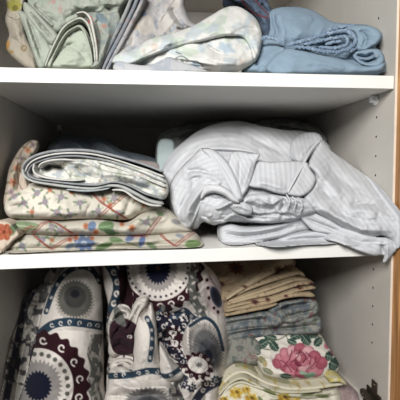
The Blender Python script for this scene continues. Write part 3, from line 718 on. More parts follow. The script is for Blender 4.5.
# ================================================================== UPPER SHELF
# ---- pale blue fitted sheet
BLUE = (134, 161, 184)
def p_blue(x, y): return Print(x, y, BLUE).blotch(20, 0, (142, 170, 198), 3, .5, .6).c
b = thing('fitted_sheet', 'pale blue fitted sheet with ruched elastic hem at the right end of the upper shelf', 'fitted sheet', 0, 0, 0)
patch('body', [(256, 44), (266, 34), (268, 20), (270, 11), (282, 7), (298, 7), (312, 10), (324, 17), (334, 22), (352, 24), (368, 25), (382, 33), (381, 41), (376, 46), (384, 58), (386, 68), (382, 73),
               (350, 74), (300, 74), (262, 74), (244, 73), (248, 60)],
      [(260, 50, .07), (275, 12, .12), (300, 9, .13), (300, 30, .07), (330, 25, .10), (352, 27, .06), (372, 30, .03), (376, 40, .02), (370, 50, .03), (300, 60, .03), (270, 68, .02), (340, 68, .02), (380, 66, .004), (290, 42, .06)],
      'top', p_blue, COTTON, b, edge=10, drop=.03, back=.09, wr=.0014, wscale=(22, 10), seed=71, auto=[(12, -15, 30, 28, 2.2, .003)], folds=[
        ('v', [(273, 10), (274, 22), (277, 32), (272, 40)], 2.2, .010), ('r', [(280, 14), (282, 26), (284, 36)], 4, .004),
        ('r', [(290, 30), (300, 18), (312, 14)], 6, .005), ('v', [(284, 45), (300, 46), (325, 46), (350, 44)], 7, .030),
        ('r', [(262, 66), (275, 54), (292, 46), (310, 50), (330, 60)], 6, .006), ('v', [(258, 72), (270, 60), (284, 50)], 3, .005),
        ('v', [(322, 52), (350, 58), (378, 58)], 2.5, .009), ('r', [(296, 58), (325, 63), (360, 66)], 5, .004)])
patch('pleat', [(283, 50), (296, 49), (320, 54), (345, 60), (366, 66), (384, 62), (385, 68), (378, 73), (345, 74), (300, 74), (272, 74), (266, 66)],
      [(285, 52, .03), (320, 58, .015), (350, 66, .008), (382, 66, -.004), (290, 72, .006)], 'top', p_blue, COTTON, b, edge=5, drop=.012, back=.05, wr=.001, wscale=(20, 8), seed=72,
      folds=[('r', [(285, 58), (310, 61), (345, 69)], 4, .003)])
patch('corner_pocket', [(352, 53), (368, 49), (380, 50), (385, 60), (380, 67), (366, 66), (356, 61)], [(355, 55, .025), (382, 60, -.002), (368, 52, .012), (366, 63, .004)], 'top', p_blue, COTTON, b,
      edge=3, drop=.008, back=.03, wr=.001, seed=73, folds=[('v', [(358, 59), (366, 62), (376, 58)], 2, .012), ('v', [(356, 55), (366, 57), (374, 53)], 1.6, .010), ('r', [(357, 57), (368, 59.5), (380, 55)], 1.4, .004)])
patch('fold', [(300, 44), (318, 36), (338, 29), (358, 25), (374, 27), (382, 34), (380, 42), (370, 49), (358, 52), (352, 46), (356, 38), (350, 32), (336, 34), (318, 42), (306, 48)],
      [(305, 45, .04), (340, 31, .055), (378, 35, .008), (360, 28, .03), (360, 48, .02)], 'top', p_blue, COTTON, b, edge=4, drop=.012, back=.04, wr=.0012, wscale=(10, 7), seed=74, folds=[('v', [(360, 30), (366, 38), (362, 48)], 2.5, .006)])
BL2 = lambda x, y: Print(x, y, (118, 144, 174)).blotch(2.2, .1, (166, 188, 210), 8, .4, .8).c
for k, (ln, rr) in enumerate([
    ([(286, 45, .035), (300, 42, .03), (316, 37, .03), (332, 33, .032), (346, 31, .032), (354, 36, .026), (355, 43, .022), (348, 49, .018), (336, 52, .016), (322, 51, .016), (308, 48, .02), (294, 47, .028)], .0029),
    ([(304, 44.5, .024), (320, 41, .022), (334, 38, .022), (345, 37, .022), (348, 41, .018), (344, 46, .016), (332, 48, .014), (318, 47, .018)], .0026),
    ([(325, 44.5, .018), (335, 42, .016), (342, 41.5, .016)], .0026),
    ([(322, 33, .045), (338, 27.5, .05), (352, 26, .05), (362, 31, .045), (363, 39, .035), (357, 47, .025), (350, 52, .016)], .0030),
    ([(258, 40, .06), (266, 37.5, .05), (276, 39, .045), (284, 44, .038)], .0028)]):
    ruffle('elastic_hem', ln, rr, 'top', BL2, b, 2.2, seed=80+k)

# ---- navy piece behind
def p_navy(x, y):
    p = Print(x, y, (70, 86, 110)); p.blotch(8, .2, (96, 116, 142), 4, a=.8)
    return p.line([(238, -6), (246, 6), (256, 14), (268, 18)], 1.6, (130, 56, 64)).line([(252, -4), (262, 8), (270, 16)], 1.2, (130, 56, 64)).c
tag(patch('pillowcase', [(226, -8), (234, 2), (246, 8), (258, 22), (262, 40), (252, 58), (262, 60), (276, 40), (274, 16), (268, 2), (262, -8)],
      [(240, 0, .17), (265, 10, .14), (262, 40, .10), (270, 30, .10)], 'top', p_navy, COTTON, None, edge=6, drop=.02, back=.08, wr=.003, wscale=(10, 8), seed=75,
      folds=[('r', [(240, -4), (254, 8), (266, 24)], 3, .006), ('v', [(250, -4), (262, 6), (272, 18)], 2.5, .008), ('r', [(262, 30), (266, 42), (260, 54)], 3, .006)]),
    'dark navy pillowcase with a thin red line, tucked behind the pale blue sheet', 'pillowcase')

# ---- white sheet with pale blue and mint print
def p_white(x, y):
    p = Print(x, y, (222, 223, 220)); p.blotch(15, .15, (190, 202, 210), 6, .12, .8); p.blotch(13, .3, (192, 208, 190), 9, .12, .7); p.blotch(11, .45, (214, 196, 180), 12, .15, .6)
    p.ell(213, 28, 7, 4, (182, 194, 202), -.5, 3, 5, .2); p.ell(226, 48, 8, 5, (176, 194, 210), .4, 3, 5, .2); p.ell(202, 48, 4, 5, (184, 196, 204), 0, 3); p.ell(194, 66, 6, 3.4, (158, 180, 196), 0, 1.5); p.ell(132, 54, 5, 3, (184, 194, 196), .4, 2)
    for q in ([(176, 58), (182, 56), (188, 60)], [(182, 61), (186, 66)], [(176, 52), (181, 54)], [(186, 62), (196, 61), (203, 66)], [(140, 65), (150, 62), (156, 56)]): p.line(q, .9, (72, 84, 100))
    return p.c
w = thing('bed_sheet', 'white sheet with faint blue and mint print, heaped in the centre of the upper shelf', 'bed sheet', 0, 0, 0)
patch('body', [(116, 66), (124, 62), (150, 50), (190, 40), (225, 34), (245, 34), (256, 42), (260, 54), (254, 63), (246, 67), (232, 70), (180, 70), (124, 70)],
      [(124, 64, .045), (160, 54, .045), (200, 46, .045), (240, 38, .05), (258, 56, .04), (200, 68, .014), (232, 64, .014), (232, 52, .03)],
      'top', p_white, COTTON, w, edge=8, drop=.02, back=.06, wr=.0014, wscale=(18, 9), seed=81, folds=[
        ('v', [(207, 45), (214, 50), (222, 54)], 1.6, .006), ('s', [(165, 58), (190, 61), (218, 67)], 4, .005), ('r', [(200, 52), (216, 60), (236, 64)], 4, .005), ('v', [(170, 64), (190, 66), (210, 68)], 1.5, .004),
        ('r', [(180, 54), (196, 58), (214, 58)], 3, .004)], auto=[(8, -20, 30, 16, 1.5, .003)])
patch('top_fold', [(112, 63), (114, 56), (120, 53), (133, 49), (150, 39), (172, 33), (192, 26), (210, 16), (224, 8), (236, 6), (247, 11), (257, 20), (262, 34), (261, 48), (256, 61), (252, 58), (249, 47), (243, 38), (234, 36),
                   (222, 37), (205, 41), (190, 44), (174, 49), (160, 53), (148, 58), (136, 64), (124, 66)],
      [(116, 58, .03), (134, 58, .02), (150, 42, .05), (160, 52, .025), (190, 30, .07), (200, 40, .03), (230, 9, .10), (230, 34, .03), (258, 30, .06), (255, 56, .02), (240, 20, .06), (215, 26, .05)],
      'top', p_white, COTTON, w, edge=5, drop=.020, back=.04, wr=.0014, wscale=(24, 10), seed=87, folds=[
        ('r', [(130, 54), (155, 45), (185, 37), (215, 26), (240, 18)], 7, .005), ('v', [(186, 36), (206, 28), (226, 14)], 3, .003), ('v', [(232, 34), (246, 28), (258, 30)], 2, .004),
        ('v', [(140, 58), (165, 47), (195, 39)], 2, .003), ('v', [(244, 34), (252, 44), (257, 54)], 1.6, .004)], auto=[(8, -25, 20, 24, 1.8, .003)])
patch('fold', [(113, 69), (118, 61), (132, 64), (150, 65), (168, 57), (176, 60), (186, 63), (200, 68), (206, 72), (160, 73), (125, 73)],
      [(118, 66, .02), (150, 68, .006), (170, 60, .012), (200, 70, .006)], 'top', lambda x, y: Print(x, y, (186, 188, 194)).blotch(8, .1, (156, 168, 184), 4, a=.6).c, COTTON, w, edge=3, drop=.006, back=.04, wr=.0008, seed=82,
      folds=[('v', [(138, 66), (152, 66), (168, 60)], 1.5, .005)])

# ---- lavender grey leaf print
def p_lav(x, y):
    p = Print(x, y, (184, 182, 184)); p.blotch(12, .12, (160, 167, 177), 21, .08, .75); p.blotch(16, .2, (208, 202, 196), 25, .1, .8); p.blotch(6, .45, (140, 151, 166), 28, .08, .7)
    p.ell(136, 27, 6, 3, (190, 178, 160), .3); p.ell(146, 25, 8, 10, (204, 198, 190), .2); p.ell(140, 12, 7, 4, (134, 148, 172), .4); return p.line([(136, -2), (128, 22), (116, 50)], .8, (110, 116, 128)).c
lv = thing('pillowcase', 'lavender grey leaf-print pillowcase leaning behind the heaped white sheet', 'pillowcase', 0, 0, 0)
patch('body', [(106, 66), (112, 46), (120, 26), (126, 8), (132, -10), (180, -10), (185, 8), (192, 22), (204, 28), (200, 44), (160, 60), (125, 66)],
      [(112, 60, .045), (135, 0, .13), (175, 0, .16), (160, 40, .10), (195, 35, .13), (140, 45, .07)], 'top', p_lav, COTTON, lv, edge=6, drop=.02, back=.03, wr=.0014, wscale=(16, 14), seed=83, auto=[(8, -60, 25, 30, 2.5, .004)],
      folds=[('v', [(172, 8), (180, 22), (190, 30)], 2.5, .008), ('r', [(164, 4), (172, 20), (184, 32)], 4, .006), ('v', [(176, 28), (184, 30), (194, 27)], 1.6, .008), ('r', [(150, -4), (144, 18), (136, 40)], 8, .004)])
for k, (o, c) in enumerate(((0, (156, 160, 160)), (5.5, (138, 144, 152)), (10.5, (174, 172, 174)))):
    slab('border_fold', [(98+o*.8, 70, .03), (104+o*.9, 56, .04), (112+o, 40, .055), (121+o, 22, .075), (128+o*1.1, 6, .09), (134+o*1.1, -10, .10)], [3, 4.6, 4.2, 3.6], 'top',
         (lambda c: lambda x, y: Print(x, y, c).blotch(4, .15, (122, 131, 146), 31, .1, .7).blotch(5, .45, (168, 144, 140), 37, .1, .6).c)(c), COTTON, lv, back=.06, seed=84+k, wob=.002)

# ---- mint folded sheet
MINT = (160, 168, 156)
def p_mint(x, y):
    p = Print(x, y, MINT); p.blotch(18, .1, (176, 188, 174), 3, .3, .6)
    for a, q, rr in ((57, 5, 7), (52, 0, 5), (62, 12, 4), (48, 6, 3)): p.blotch(3, -.1, (176, 140, 134), 13, .2, .85, region=np.clip(1.3-np.hypot(x-a, y-q)/rr, 0, 1))
    p.blotch(6, .3, (132, 148, 134), 17, .15, .5); return p.c
def p_mint2(x, y):
    p = Print(x, y, (160, 168, 158)); p.blotch(7, .1, (132, 146, 146), 41, .15, .7); p.blotch(5, .45, (172, 136, 122), 44, .12, .6)
    p.ell(90, 20, 2.4, 4, (186, 92, 96), .3); p.ell(96, 42, 3, 3, (172, 118, 96)); p.ell(104, 26, 3, 2.4, (170, 130, 120)); p.ell(101, 18, 6, 4, (120, 140, 150), .7); return p.c
mt_ = thing('bed_sheet', 'mint green sheet with pink blossoms, folded upright on the left of the upper shelf', 'bed sheet', 0, 0, 0)
patch('bunch', [(20, -10), (26, 4), (34, 14), (50, 30), (60, 34), (70, 24), (84, 20), (100, 24), (114, 26), (122, 10), (126, -10)],
      [(30, 0, .10), (60, 10, .08), (110, 10, .09), (60, 28, .08), (90, 5, .08)], 'top', p_mint, COTTON, mt_, edge=7, drop=.02, back=.05, wr=.0020, wscale=(16, 12), seed=91, auto=[(7, 35, 30, 22, 2.4, .004)],
      folds=[('r', [(26, 2), (38, 12), (54, 26)], 4, .008), ('v', [(34, 4), (46, 16), (58, 24)], 3, .010), ('v', [(64, 20), (80, 12), (100, 14)], 3, .006), ('r', [(70, 4), (90, 6), (112, 2)], 6, .006)])
patch('side_flap', [(18, 12), (26, 13), (34, 22), (46, 34), (54, 44), (50, 56), (46, 68), (38, 68), (32, 52), (26, 34)],
      [(22, 15, .07), (50, 45, .05), (42, 65, .03), (30, 40, .05)], 'top', p_mint, COTTON, mt_, edge=4, drop=.012, back=.06, wr=.0015, wscale=(8, 12), seed=92,
      folds=[('v', [(28, 18), (34, 36), (42, 58)], 2, .008), ('r', [(24, 16), (30, 36), (38, 60)], 2.5, .004), ('v', [(36, 26), (46, 38), (51, 48)], 1.5, .006)])
patch('side_flap', [(24, 2), (34, 8), (44, 20), (56, 32), (58, 38), (52, 46), (42, 36), (32, 24), (24, 12)], [(26, 6, .07), (44, 24, .055), (54, 40, .045)], 'top', p_mint, COTTON, mt_,
      edge=4, drop=.010, back=.03, wr=.0015, seed=96, folds=[('v', [(30, 12), (42, 26), (52, 38)], 1.6, .006)])
patch('inner_fold', [(46, 68), (52, 52), (58, 40), (66, 30), (78, 24), (86, 30), (92, 44), (94, 60), (90, 68)],
      [(50, 64, .03), (60, 42, .045), (78, 28, .05), (88, 60, .03), (70, 50, .035)], 'top', lambda x, y: Print(x, y, (176, 187, 170)).c, COTTON, mt_, edge=6, drop=.014, back=.08, wr=.0012, wscale=(14, 9), seed=93, auto=[(5, -40, 30, 16, 1.8, .003)],
      folds=[('v', [(50, 64), (62, 50), (76, 42)], 2.5, .004), ('r', [(60, 66), (74, 58), (90, 54)], 5, .004), ('v', [(66, 44), (78, 50), (88, 62)], 3, .004)])
patch('outer_fold', [(90, 67), (95, 58), (92, 40), (88, 24), (82, 16), (92, 12), (106, 14), (118, 12), (120, 24), (112, 42), (104, 58), (99, 67)],
      [(95, 62, .02), (90, 20, .06), (115, 18, .08), (105, 50, .04)], 'top', p_mint2, COTTON, mt_, edge=4, drop=.010, back=.05, wr=.0016, wscale=(8, 12), seed=94,
      folds=[('v', [(96, 20), (101, 36), (99, 54)], 2, .006), ('r', [(106, 18), (108, 34), (102, 54)], 3, .005)])
for k, (ln, th, c) in enumerate([
    ([(45, 66, .026), (50, 53, .032), (56, 40, .036), (62, 29, .040), (70, 22, .044), (80, 18, .046), (87, 23, .042), (91, 34, .036), (94, 48, .028), (95, 62, .02)], [1.6, 2.2, 2.2, 2.4, 2], (190, 194, 182)),
    ([(49, 67, .022), (54, 54, .028), (60, 42, .032), (66, 33, .036), (73, 28, .040), (79, 26, .040), (84, 31, .036), (88, 42, .030), (91, 54, .024), (92, 66, .018)], [1.2, 1.6, 1.8, 1.6], (172, 180, 166)),
    ([(76, 13, .050), (84, 12, .046), (90, 18, .040), (93, 30, .034), (96, 46, .026), (97, 62, .018)], [1.5, 2.6, 2.2, 1.6], (206, 204, 194))]):
    slab('hem', ln, th, 'top', p_border(c), COTTON, mt_, back=.07, seed=94+k, wob=.0015)

# ---- grey-beige sheet with yellow flowers, far left
def p_bei(x, y):
    p = Print(x, y, (164, 155, 140)); p.ell(14, 5, 8, 6, (150, 146, 62), 0, 1.6, 7, .15); p.ell(15, 8, 3, 3, (112, 104, 40)); p.ell(7, 46, 2.4, 6, (178, 128, 62), .2, 1.6)
    p.ring(24, 48, 2.4, 2.4, 1.4, (130, 112, 66)); p.ell(11, 52, 2.5, 2, (160, 130, 80)); return p.line([(20, 18), (20, 34), (24, 48), (32, 60)], .6, (140, 128, 100)).line([(8, 16), (16, 20), (20, 18)], .6, (120, 110, 90)).c
tag(patch('bed_sheet', [(6, -10), (7, 8), (5, 20), (9, 34), (6, 44), (8, 52), (18, 62), (30, 70), (38, 70), (34, 54), (26, 36), (22, 18), (24, 4), (28, -10)],
      [(10, 0, .10), (8, 40, .07), (20, 30, .055), (30, 64, .03)], 'top', p_bei, COTTON, None, edge=5, drop=.015, back=.05, wr=.0018, wscale=(9, 12), seed=97,
      folds=[('r', [(14, 14), (16, 32), (20, 50)], 3.5, .005), ('v', [(8, 18), (14, 19), (20, 17)], 1.4, .005), ('v', [(8, 38), (16, 40), (24, 52)], 2, .004)]),
    'beige sheet with yellow flowers squeezed against the left wall on the upper shelf', 'bed sheet')

# ================================================================== LOWER COMPARTMENT, medallion quilts
IV, NAVY, MAR, TEAL, GRN = (218, 211, 204), (20, 25, 48), (46, 16, 24), (38, 60, 80), (104, 106, 102)
def blob_band(p, pts, w, col, n, r):
    L = smooth_line(pts); p.line(pts, w, col); idx = np.linspace(0, len(L)-1, n).astype(int)
    for k, i in enumerate(idx):
        t = L[min(i+1, len(L)-1)]-L[max(i-1, 0)]; t = t/(np.linalg.norm(t)+1e-6); nn = np.array((-t[1], t[0]))
        for s in (-1, 1): p.ell(L[i][0]+nn[0]*s*w*.5, L[i][1]+nn[1]*s*w*.5, r, r, col)
    return p
def vine(p, pts, w, col, bg, n, seed=0):
    L = smooth_line(pts); p.line(pts, w, col); idx = np.linspace(2, len(L)-3, n).astype(int)
    for k, i in enumerate(idx):
        t = L[min(i+2, len(L)-1)]-L[max(i-2, 0)]; t = t/(np.linalg.norm(t)+1e-6); a = math.atan2(t[1], t[0])
        p.scroll(L[i][0], L[i][1], w*.30, bg, a+(0 if k % 2 else math.pi), w*.16+.35, 1 if k % 2 else -1)
    return p
def p_quilt_l(x, y):
    p = Print(x, y, IV)
    # upper egg medallion
    p.ell(75, 301, 19, 21, (176, 168, 158), 0, 1.5, 34, .05); p.ell(75, 299, 17, 18, (92, 92, 86), 0, 1.2, 34, .05); p.ell(75, 297, 11, 11, (58, 58, 56), 0, 2.5); p.ell(75, 294, 4.5, 4, (26, 28, 36), 0, 1.6)
    vine(p, [(46, 312), (54, 290), (64, 275), (78, 267), (92, 270), (100, 282)], 5, TEAL, IV, 7)
    # teal band with ivory scrolls
    p.line([(42, 332), (52, 325), (66, 322), (82, 323), (101, 326)], 8.5, TEAL)
    for k, a in enumerate((52, 61, 70, 80, 90, 98)): p.scroll(a, 325-(3 if 60 < a < 85 else 0)+(k % 2)*1.0, 2.5, IV, 0.6+k*.5, 1.0)
    # grey vine at the right
    band = np.clip((6.5-np.abs(x-95+2*np.sin(y/5)))/1.0, 0, 1)*(y > 334); p.mix(band, GRN); p.blotch(3, .12, (186, 180, 172), 66, .1, 1, 1.6, region=band)
    # big medallion
    cx, cy = 38, 386
    p.ell(cx, cy, 51, 55, MAR, 0, 1.0, 26, .035); p.ell(cx, cy, 35.5, 38, IV)
    p.dots(cx, cy, 30, 32, 26, 2.3, (92, 92, 84)); p.ell(cx, cy, 23, 25, (150, 144, 142), 0, 1.0, 34, .07); p.ell(cx, cy, 13, 14.5, NAVY, 0, 1.0, 22, .08)
    for k, a in enumerate((-2.45, -1.95, -1.45, -.98, -.55, -.15, .25, .65)): p.scroll(cx+43*math.cos(a), cy+46*math.sin(a), 4.2, IV, a+2.2, 1.7)
    return p.c
def p_quilt_shaded(x, y):  # same quilt print in darker colours: the drape's shade is painted in
    p = Print(x, y, (190, 184, 176)); vine(p, [(2, 420), (10, 380), (18, 340), (26, 305), (44, 272)], 7, (40, 44, 62), (170, 164, 158), 9)
    p.line([(20, 430), (30, 390), (34, 350), (46, 320), (54, 290)], 6, (52, 34, 42)); p.blotch(6, .12, (52, 52, 58), 52, .1, .9); p.blotch(7, .3, (90, 92, 92), 55, .1, .9)
    return p.c
ql = thing('quilt', 'medallion-print quilt rolled upright at the left of the lower compartment', 'quilt', 0, 0, 0, 'medallion print quilts')
patch('roll', [(42, 312), (48, 294), (56, 278), (66, 268), (80, 264), (92, 266), (100, 275), (102, 300), (103, 340), (104, 380), (104, 432), (14, 432), (20, 400), (28, 370), (36, 340)],
      [(50, 300, .09), (80, 268, .11), (100, 300, .09), (75, 320, .03), (60, 360, .01), (100, 390, .05), (60, 420, .01), (20, 420, .06)],
      'low', p_quilt_l, QUILT, ql, edge=22, drop=.05, back=.07, step=.75, wr=.0012, wscale=(20, 24), seed=101, auto=[(6, 0, 40, 24, 3, .003)],
      folds=[('r', [(46, 318), (66, 315), (100, 318)], 7, .004), ('v', [(48, 333), (70, 331), (100, 334)], 4, .003), ('r', [(40, 420), (44, 380), (56, 350)], 10, .004)])
patch('drape', [(64, 268), (60, 285), (52, 310), (42, 340), (34, 370), (26, 405), (20, 432), (-6, 432), (0, 400), (6, 370), (12, 340), (20, 318), (24, 300), (30, 292), (40, 284), (46, 272), (54, 266)],
      [(60, 270, .16), (30, 300, .18), (15, 340, .15), (40, 340, .11), (5, 400, .12), (25, 410, .08), (50, 290, .14)],
      'low', p_quilt_shaded, QUILT, ql, edge=8, drop=.03, back=.06, wr=.004, wscale=(12, 16), seed=102, auto=[(10, 110, 20, 30, 2.5, .008)],
      folds=[('r', [(56, 272), (44, 300), (34, 340), (20, 400)], 5, .012), ('v', [(48, 276), (38, 300), (26, 340), (12, 400)], 4, .014), ('v', [(26, 300), (36, 304), (50, 300)], 3, .012)])

def p_quilt_m(x, y):
    p = Print(x, y, IV)
    # top medallion
    cx, cy = 158, 268
    p.ell(cx, cy, 45, 44, MAR, 0, 1.0, 24, .04); p.ell(cx, cy, 34, 33, IV); p.dots(cx, cy, 30, 29, 34, 1.25, (52, 46, 58)); p.ell(cx, cy, 19, 23, (150, 142, 140), 0, 1.3, 30, .05); p.ell(cx, cy, 12, 15.5, NAVY, 0, 1.0, 24, .09); p.ell(cx, cy, 2.5, 3, (84, 60, 50))
    for k in range(12):
        a = .05+k*.29; p.scroll(cx+39*math.cos(a), cy+38.5*math.sin(a), 3.3, IV, a+2.0, 1.4)
    # grey-green vine sweeping down the right
    p.line([(196, 262), (192, 280), (194, 298), (202, 314), (214, 334)], 7.5, GRN)
    for k in range(11):
        t = k/10; vx = np.interp(t, [0, .3, .55, .8, 1], [196, 192, 194, 202, 214]); vy = np.interp(t, [0, .3, .55, .8, 1], [262, 280, 298, 314, 334])
        p.ell(vx+(4 if k % 2 else -4), vy, 3.2, 2.0, GRN, .6, 1, 5, .3); p.ell(vx+(1.5 if k % 2 else -1.5), vy+3, 1.2, 2.2, IV, .9 if k % 2 else -.6)
    # right edge medallion
    p.ell(214, 296, 10, 20, (196, 178, 178), -.25); p.ell(216, 297, 4.8, 11, (48, 56, 78), -.35); p.ell(216, 297, 2.6, 8, NAVY, -.35)
    for a, q in ((208, 288), (209, 298), (214, 308), (218, 312), (207, 280)): p.ell(a, q, 1.5, 1.8, MAR)
    # dense navy and maroon scrollwork between the folds
    p.poly([(160, 306), (172, 312), (186, 308), (190, 322), (186, 338), (190, 352), (182, 366), (170, 356), (160, 360), (156, 336)], (28, 30, 50))
    p.poly([(166, 330), (176, 326), (184, 338), (180, 350), (170, 346)], MAR)
    p.blotch(3.2, .18, (214, 208, 204), 62, .08, 1, region=((np.hypot((x-173)/17, (y-334)/30) < 1)).astype(float))
    for a, q, f, r_ in ((166, 314, 0, 3.4), (178, 316, 2, 3), (184, 326, 4, 2.6), (164, 326, 1, 2.8), (174, 334, 3, 3.2), (166, 346, 2, 3), (182, 344, 5, 2.8), (176, 356, 1, 2.8)): p.scroll(a, q, r_, IV, f, 1.25)
    vine(p, [(160, 312), (174, 317), (184, 310), (194, 318), (206, 322)], 5, (40, 58, 82), IV, 5)
    # lower right medallion with fringe
    p.ell(206, 350, 23, 33, IV, -.25); p.ell(206, 348, 17, 26, (158, 152, 148), -.25, 1.2, 44, .05); p.ell(207, 350, 13.5, 21, (96, 96, 98), -.25, 1.2, 40, .06); p.ell(208, 353, 9, 14, (66, 68, 74), -.25, 2.2); p.ell(209, 355, 3.4, 5.5, (24, 28, 48), -.3)
    p.line([(190, 326), (205, 318), (217, 328), (223, 350)], 3.2, TEAL)
    # little oval
    p.ell(198, 366, 15, 13, MAR, .35, 1.0, 14, .1); p.ell(198, 365, 10.5, 8, IV, .35); p.ell(199, 365, 3, 2.4, GRN, 0, 1, 7, .3)
    for k in range(9): a = k*.7; p.scroll(198+12.5*math.cos(a), 366+10.5*math.sin(a), 1.6, IV, a, .8)
    vine(p, [(226, 380), (214, 384), (202, 392), (194, 404)], 8, (38, 44, 66), IV, 4); p.line([(182, 400), (176, 384), (186, 378)], 5, GRN)
    vine(p, [(150, 352), (166, 360), (176, 372), (184, 378)], 6, (44, 50, 72), IV, 4)
    for k, (a, q) in enumerate([(158, 318), (166, 314), (156, 330), (163, 345), (182, 362), (178, 368), (170, 362), (184, 384), (192, 388), (206, 384), (216, 380), (150, 312)]):
        p.ell(a, q, 4.5, 3.8, (NAVY, MAR, TEAL, (40, 44, 70))[k % 4], k*.7, 1, 7, .18); p.scroll(a, q, 2.4, IV, k*1.3, 1.0)
    for k, (a, q) in enumerate([(163, 308), (156, 314), (150, 320), (182, 378)]): p.ell(a, q, 2.2, 4, GRN, k)
    p.blotch(4, .30, (58, 40, 52), 61, .08, .8, region=((x < 186) & (y > 352)).astype(float))
    return p.c
def p_quilt_back(x, y):
    p = Print(x, y, IV); vine(p, [(106, 260), (114, 272), (118, 286), (114, 304), (106, 318)], 10, TEAL, IV, 6)
    p.poly([(120, 258), (132, 262), (134, 300), (128, 320), (120, 300)], MAR); p.blotch(5, .2, (54, 30, 40), 64, .1, .9, region=(y > 300).astype(float)); return p.c
qm = thing('quilt', 'medallion-print quilt bunched up in the middle of the lower compartment', 'quilt', 0, 0, 0, 'medallion print quilts')
patch('back_fold', [(103, 262), (112, 258), (130, 258), (140, 270), (142, 300), (132, 330), (112, 350), (106, 330), (108, 305), (104, 285)],
      [(108, 265, .12), (135, 265, .11), (120, 300, .10), (115, 340, .09)], 'low', p_quilt_back, QUILT, qm, edge=7, drop=.03, back=.08, wr=.002, wscale=(9, 16), seed=103,
      folds=[('r', [(112, 262), (120, 280), (114, 304)], 4, .008), ('v', [(124, 262), (127, 285), (122, 312)], 3, .014)])
patch('body', [(128, 256), (160, 254), (192, 257), (208, 266), (219, 280), (225, 298), (228, 322), (228, 350), (227, 378), (220, 400), (216, 432), (104, 432), (106, 400), (108, 360), (122, 330), (132, 300), (127, 275)],
      [(130, 262, .10), (160, 260, .08), (200, 266, .10), (222, 300, .10), (190, 290, .03), (150, 290, .06), (130, 330, .08), (175, 335, .05), (205, 350, .01), (225, 370, .06), (190, 390, .0), (130, 380, .05), (150, 420, .03), (215, 420, .03)],
      'low', p_quilt_m, QUILT, qm, edge=14, drop=.035, back=.07, step=.75, wr=.0018, wscale=(14, 14), seed=104, auto=[(16, 40, 50, 18, 2.2, .006)], folds=[
        ('s', [(224, 292), (214, 284), (206, 270), (198, 262)], 6, .005), ('r', [(160, 305), (178, 303), (192, 300), (206, 310)], 5, .006), ('v', [(163, 316), (182, 314), (202, 326)], 3, .009),
        ('v', [(163, 330), (170, 350), (182, 366)], 5, .012), ('r', [(188, 324), (188, 342), (190, 356)], 4, .010), ('v', [(186, 322), (182, 340), (184, 356)], 2, .006),
        ('v', [(186, 376), (178, 386), (176, 410)], 4, .012), ('r', [(196, 374), (206, 380), (222, 376)], 5, .007), ('v', [(132, 262), (134, 285), (146, 304)], 3, .008), ('v', [(200, 384), (206, 394), (204, 412)], 4, .008)])
def p_lobes(x, y):
    p = Print(x, y, (206, 200, 192)); p.poly([(110, 325), (124, 318), (140, 330), (136, 352), (114, 352)], (52, 28, 38)); p.scroll(130, 337, 2.4, IV, 3, 1.2); vine(p, [(106, 372), (118, 370), (136, 374)], 6, TEAL, IV, 4); p.poly([(114, 306), (122, 312), (126, 326), (116, 322)], GRN)
    p.blotch(6, .15, (112, 112, 110), 66, .15, .8, region=(y < 326).astype(float)); return p.c
for k, (ol, ct, fo) in enumerate([
    ([(107, 332), (109, 318), (114, 309), (121, 306), (129, 309), (133, 318), (126, 326), (118, 330), (112, 340)], [(110, 325, .06), (122, 307, .05), (130, 318, .04), (116, 332, .05)],
     [('v', [(112, 322), (119, 316), (127, 314)], 1.8, .010), ('r', [(112, 316), (120, 310), (128, 312)], 2, .005)]),
    ([(118, 330), (124, 322), (130, 314), (134, 304), (141, 297), (148, 298), (147, 306), (141, 313), (138, 324), (134, 334), (126, 336)], [(122, 330, .045), (136, 304, .035), (146, 299, .03), (136, 326, .025)],
     [('v', [(126, 332), (133, 318), (141, 304)], 2, .010)]),
    ([(108, 352), (110, 338), (117, 330), (127, 331), (136, 334), (138, 346), (134, 356), (122, 355), (113, 358)], [(110, 345, .06), (122, 332, .05), (134, 345, .035), (122, 352, .05)],
     [('r', [(112, 340), (122, 337), (134, 344)], 2.5, .006), ('v', [(112, 348), (122, 345), (132, 351)], 2, .010)]),
    ([(108, 372), (112, 361), (122, 357), (132, 359), (138, 368), (134, 380), (120, 382), (110, 382)], [(110, 370, .045), (124, 358, .05), (134, 370, .03), (122, 380, .03)],
     [('v', [(112, 370), (122, 364), (134, 366)], 2.5, .010)])]):
    patch('pucker', ol, ct, 'low', p_lobes, QUILT, qm, edge=5, drop=.018, back=.03, wr=.002, wscale=(7, 8), seed=105+k*20, folds=fo)
def p_front(x, y):
    p = Print(x, y, IV); vine(p, [(147, 318), (152, 330), (152, 345), (150, 360)], 5, TEAL, IV, 5); p.line([(110, 376), (130, 375), (148, 371), (166, 372)], 6.5, TEAL)
    for k, a in enumerate((116, 124, 139, 147, 157)): p.scroll(a, 375-(a-116)*.07, 2.2, IV, 1+k, 1.0)
    p.poly([(112, 352), (130, 350), (133, 362), (116, 366)], MAR)
    p.ell(148, 402, 22, 14, (120, 118, 118), 0, 1.6, 30, .08); p.ell(148, 406, 14, 10, (70, 72, 76), 0, 2); p.blotch(5, .3, (96, 98, 100), 68, .1, .8, region=(x > 166).astype(float)); return p.c
patch('front_roll', [(133, 384), (133, 360), (134, 340), (134, 324), (139, 312), (147, 305), (152, 304), (155, 314), (157, 328), (158, 345), (160, 362), (165, 382), (150, 387)],
      [(136, 378, .01), (136, 340, .02), (144, 300, .04), (155, 330, .02), (146, 350, -.008), (162, 376, .01)], 'low', p_front, QUILT, qm, edge=9, drop=.024, back=.05, wr=.001, wscale=(8, 16), seed=106,
      folds=[('v', [(148, 302), (146, 312), (140, 318)], 3, .012), ('r', [(140, 304), (146, 298), (152, 310)], 2.5, .006), ('v', [(154, 330), (156, 350), (158, 366)], 2, .004)])
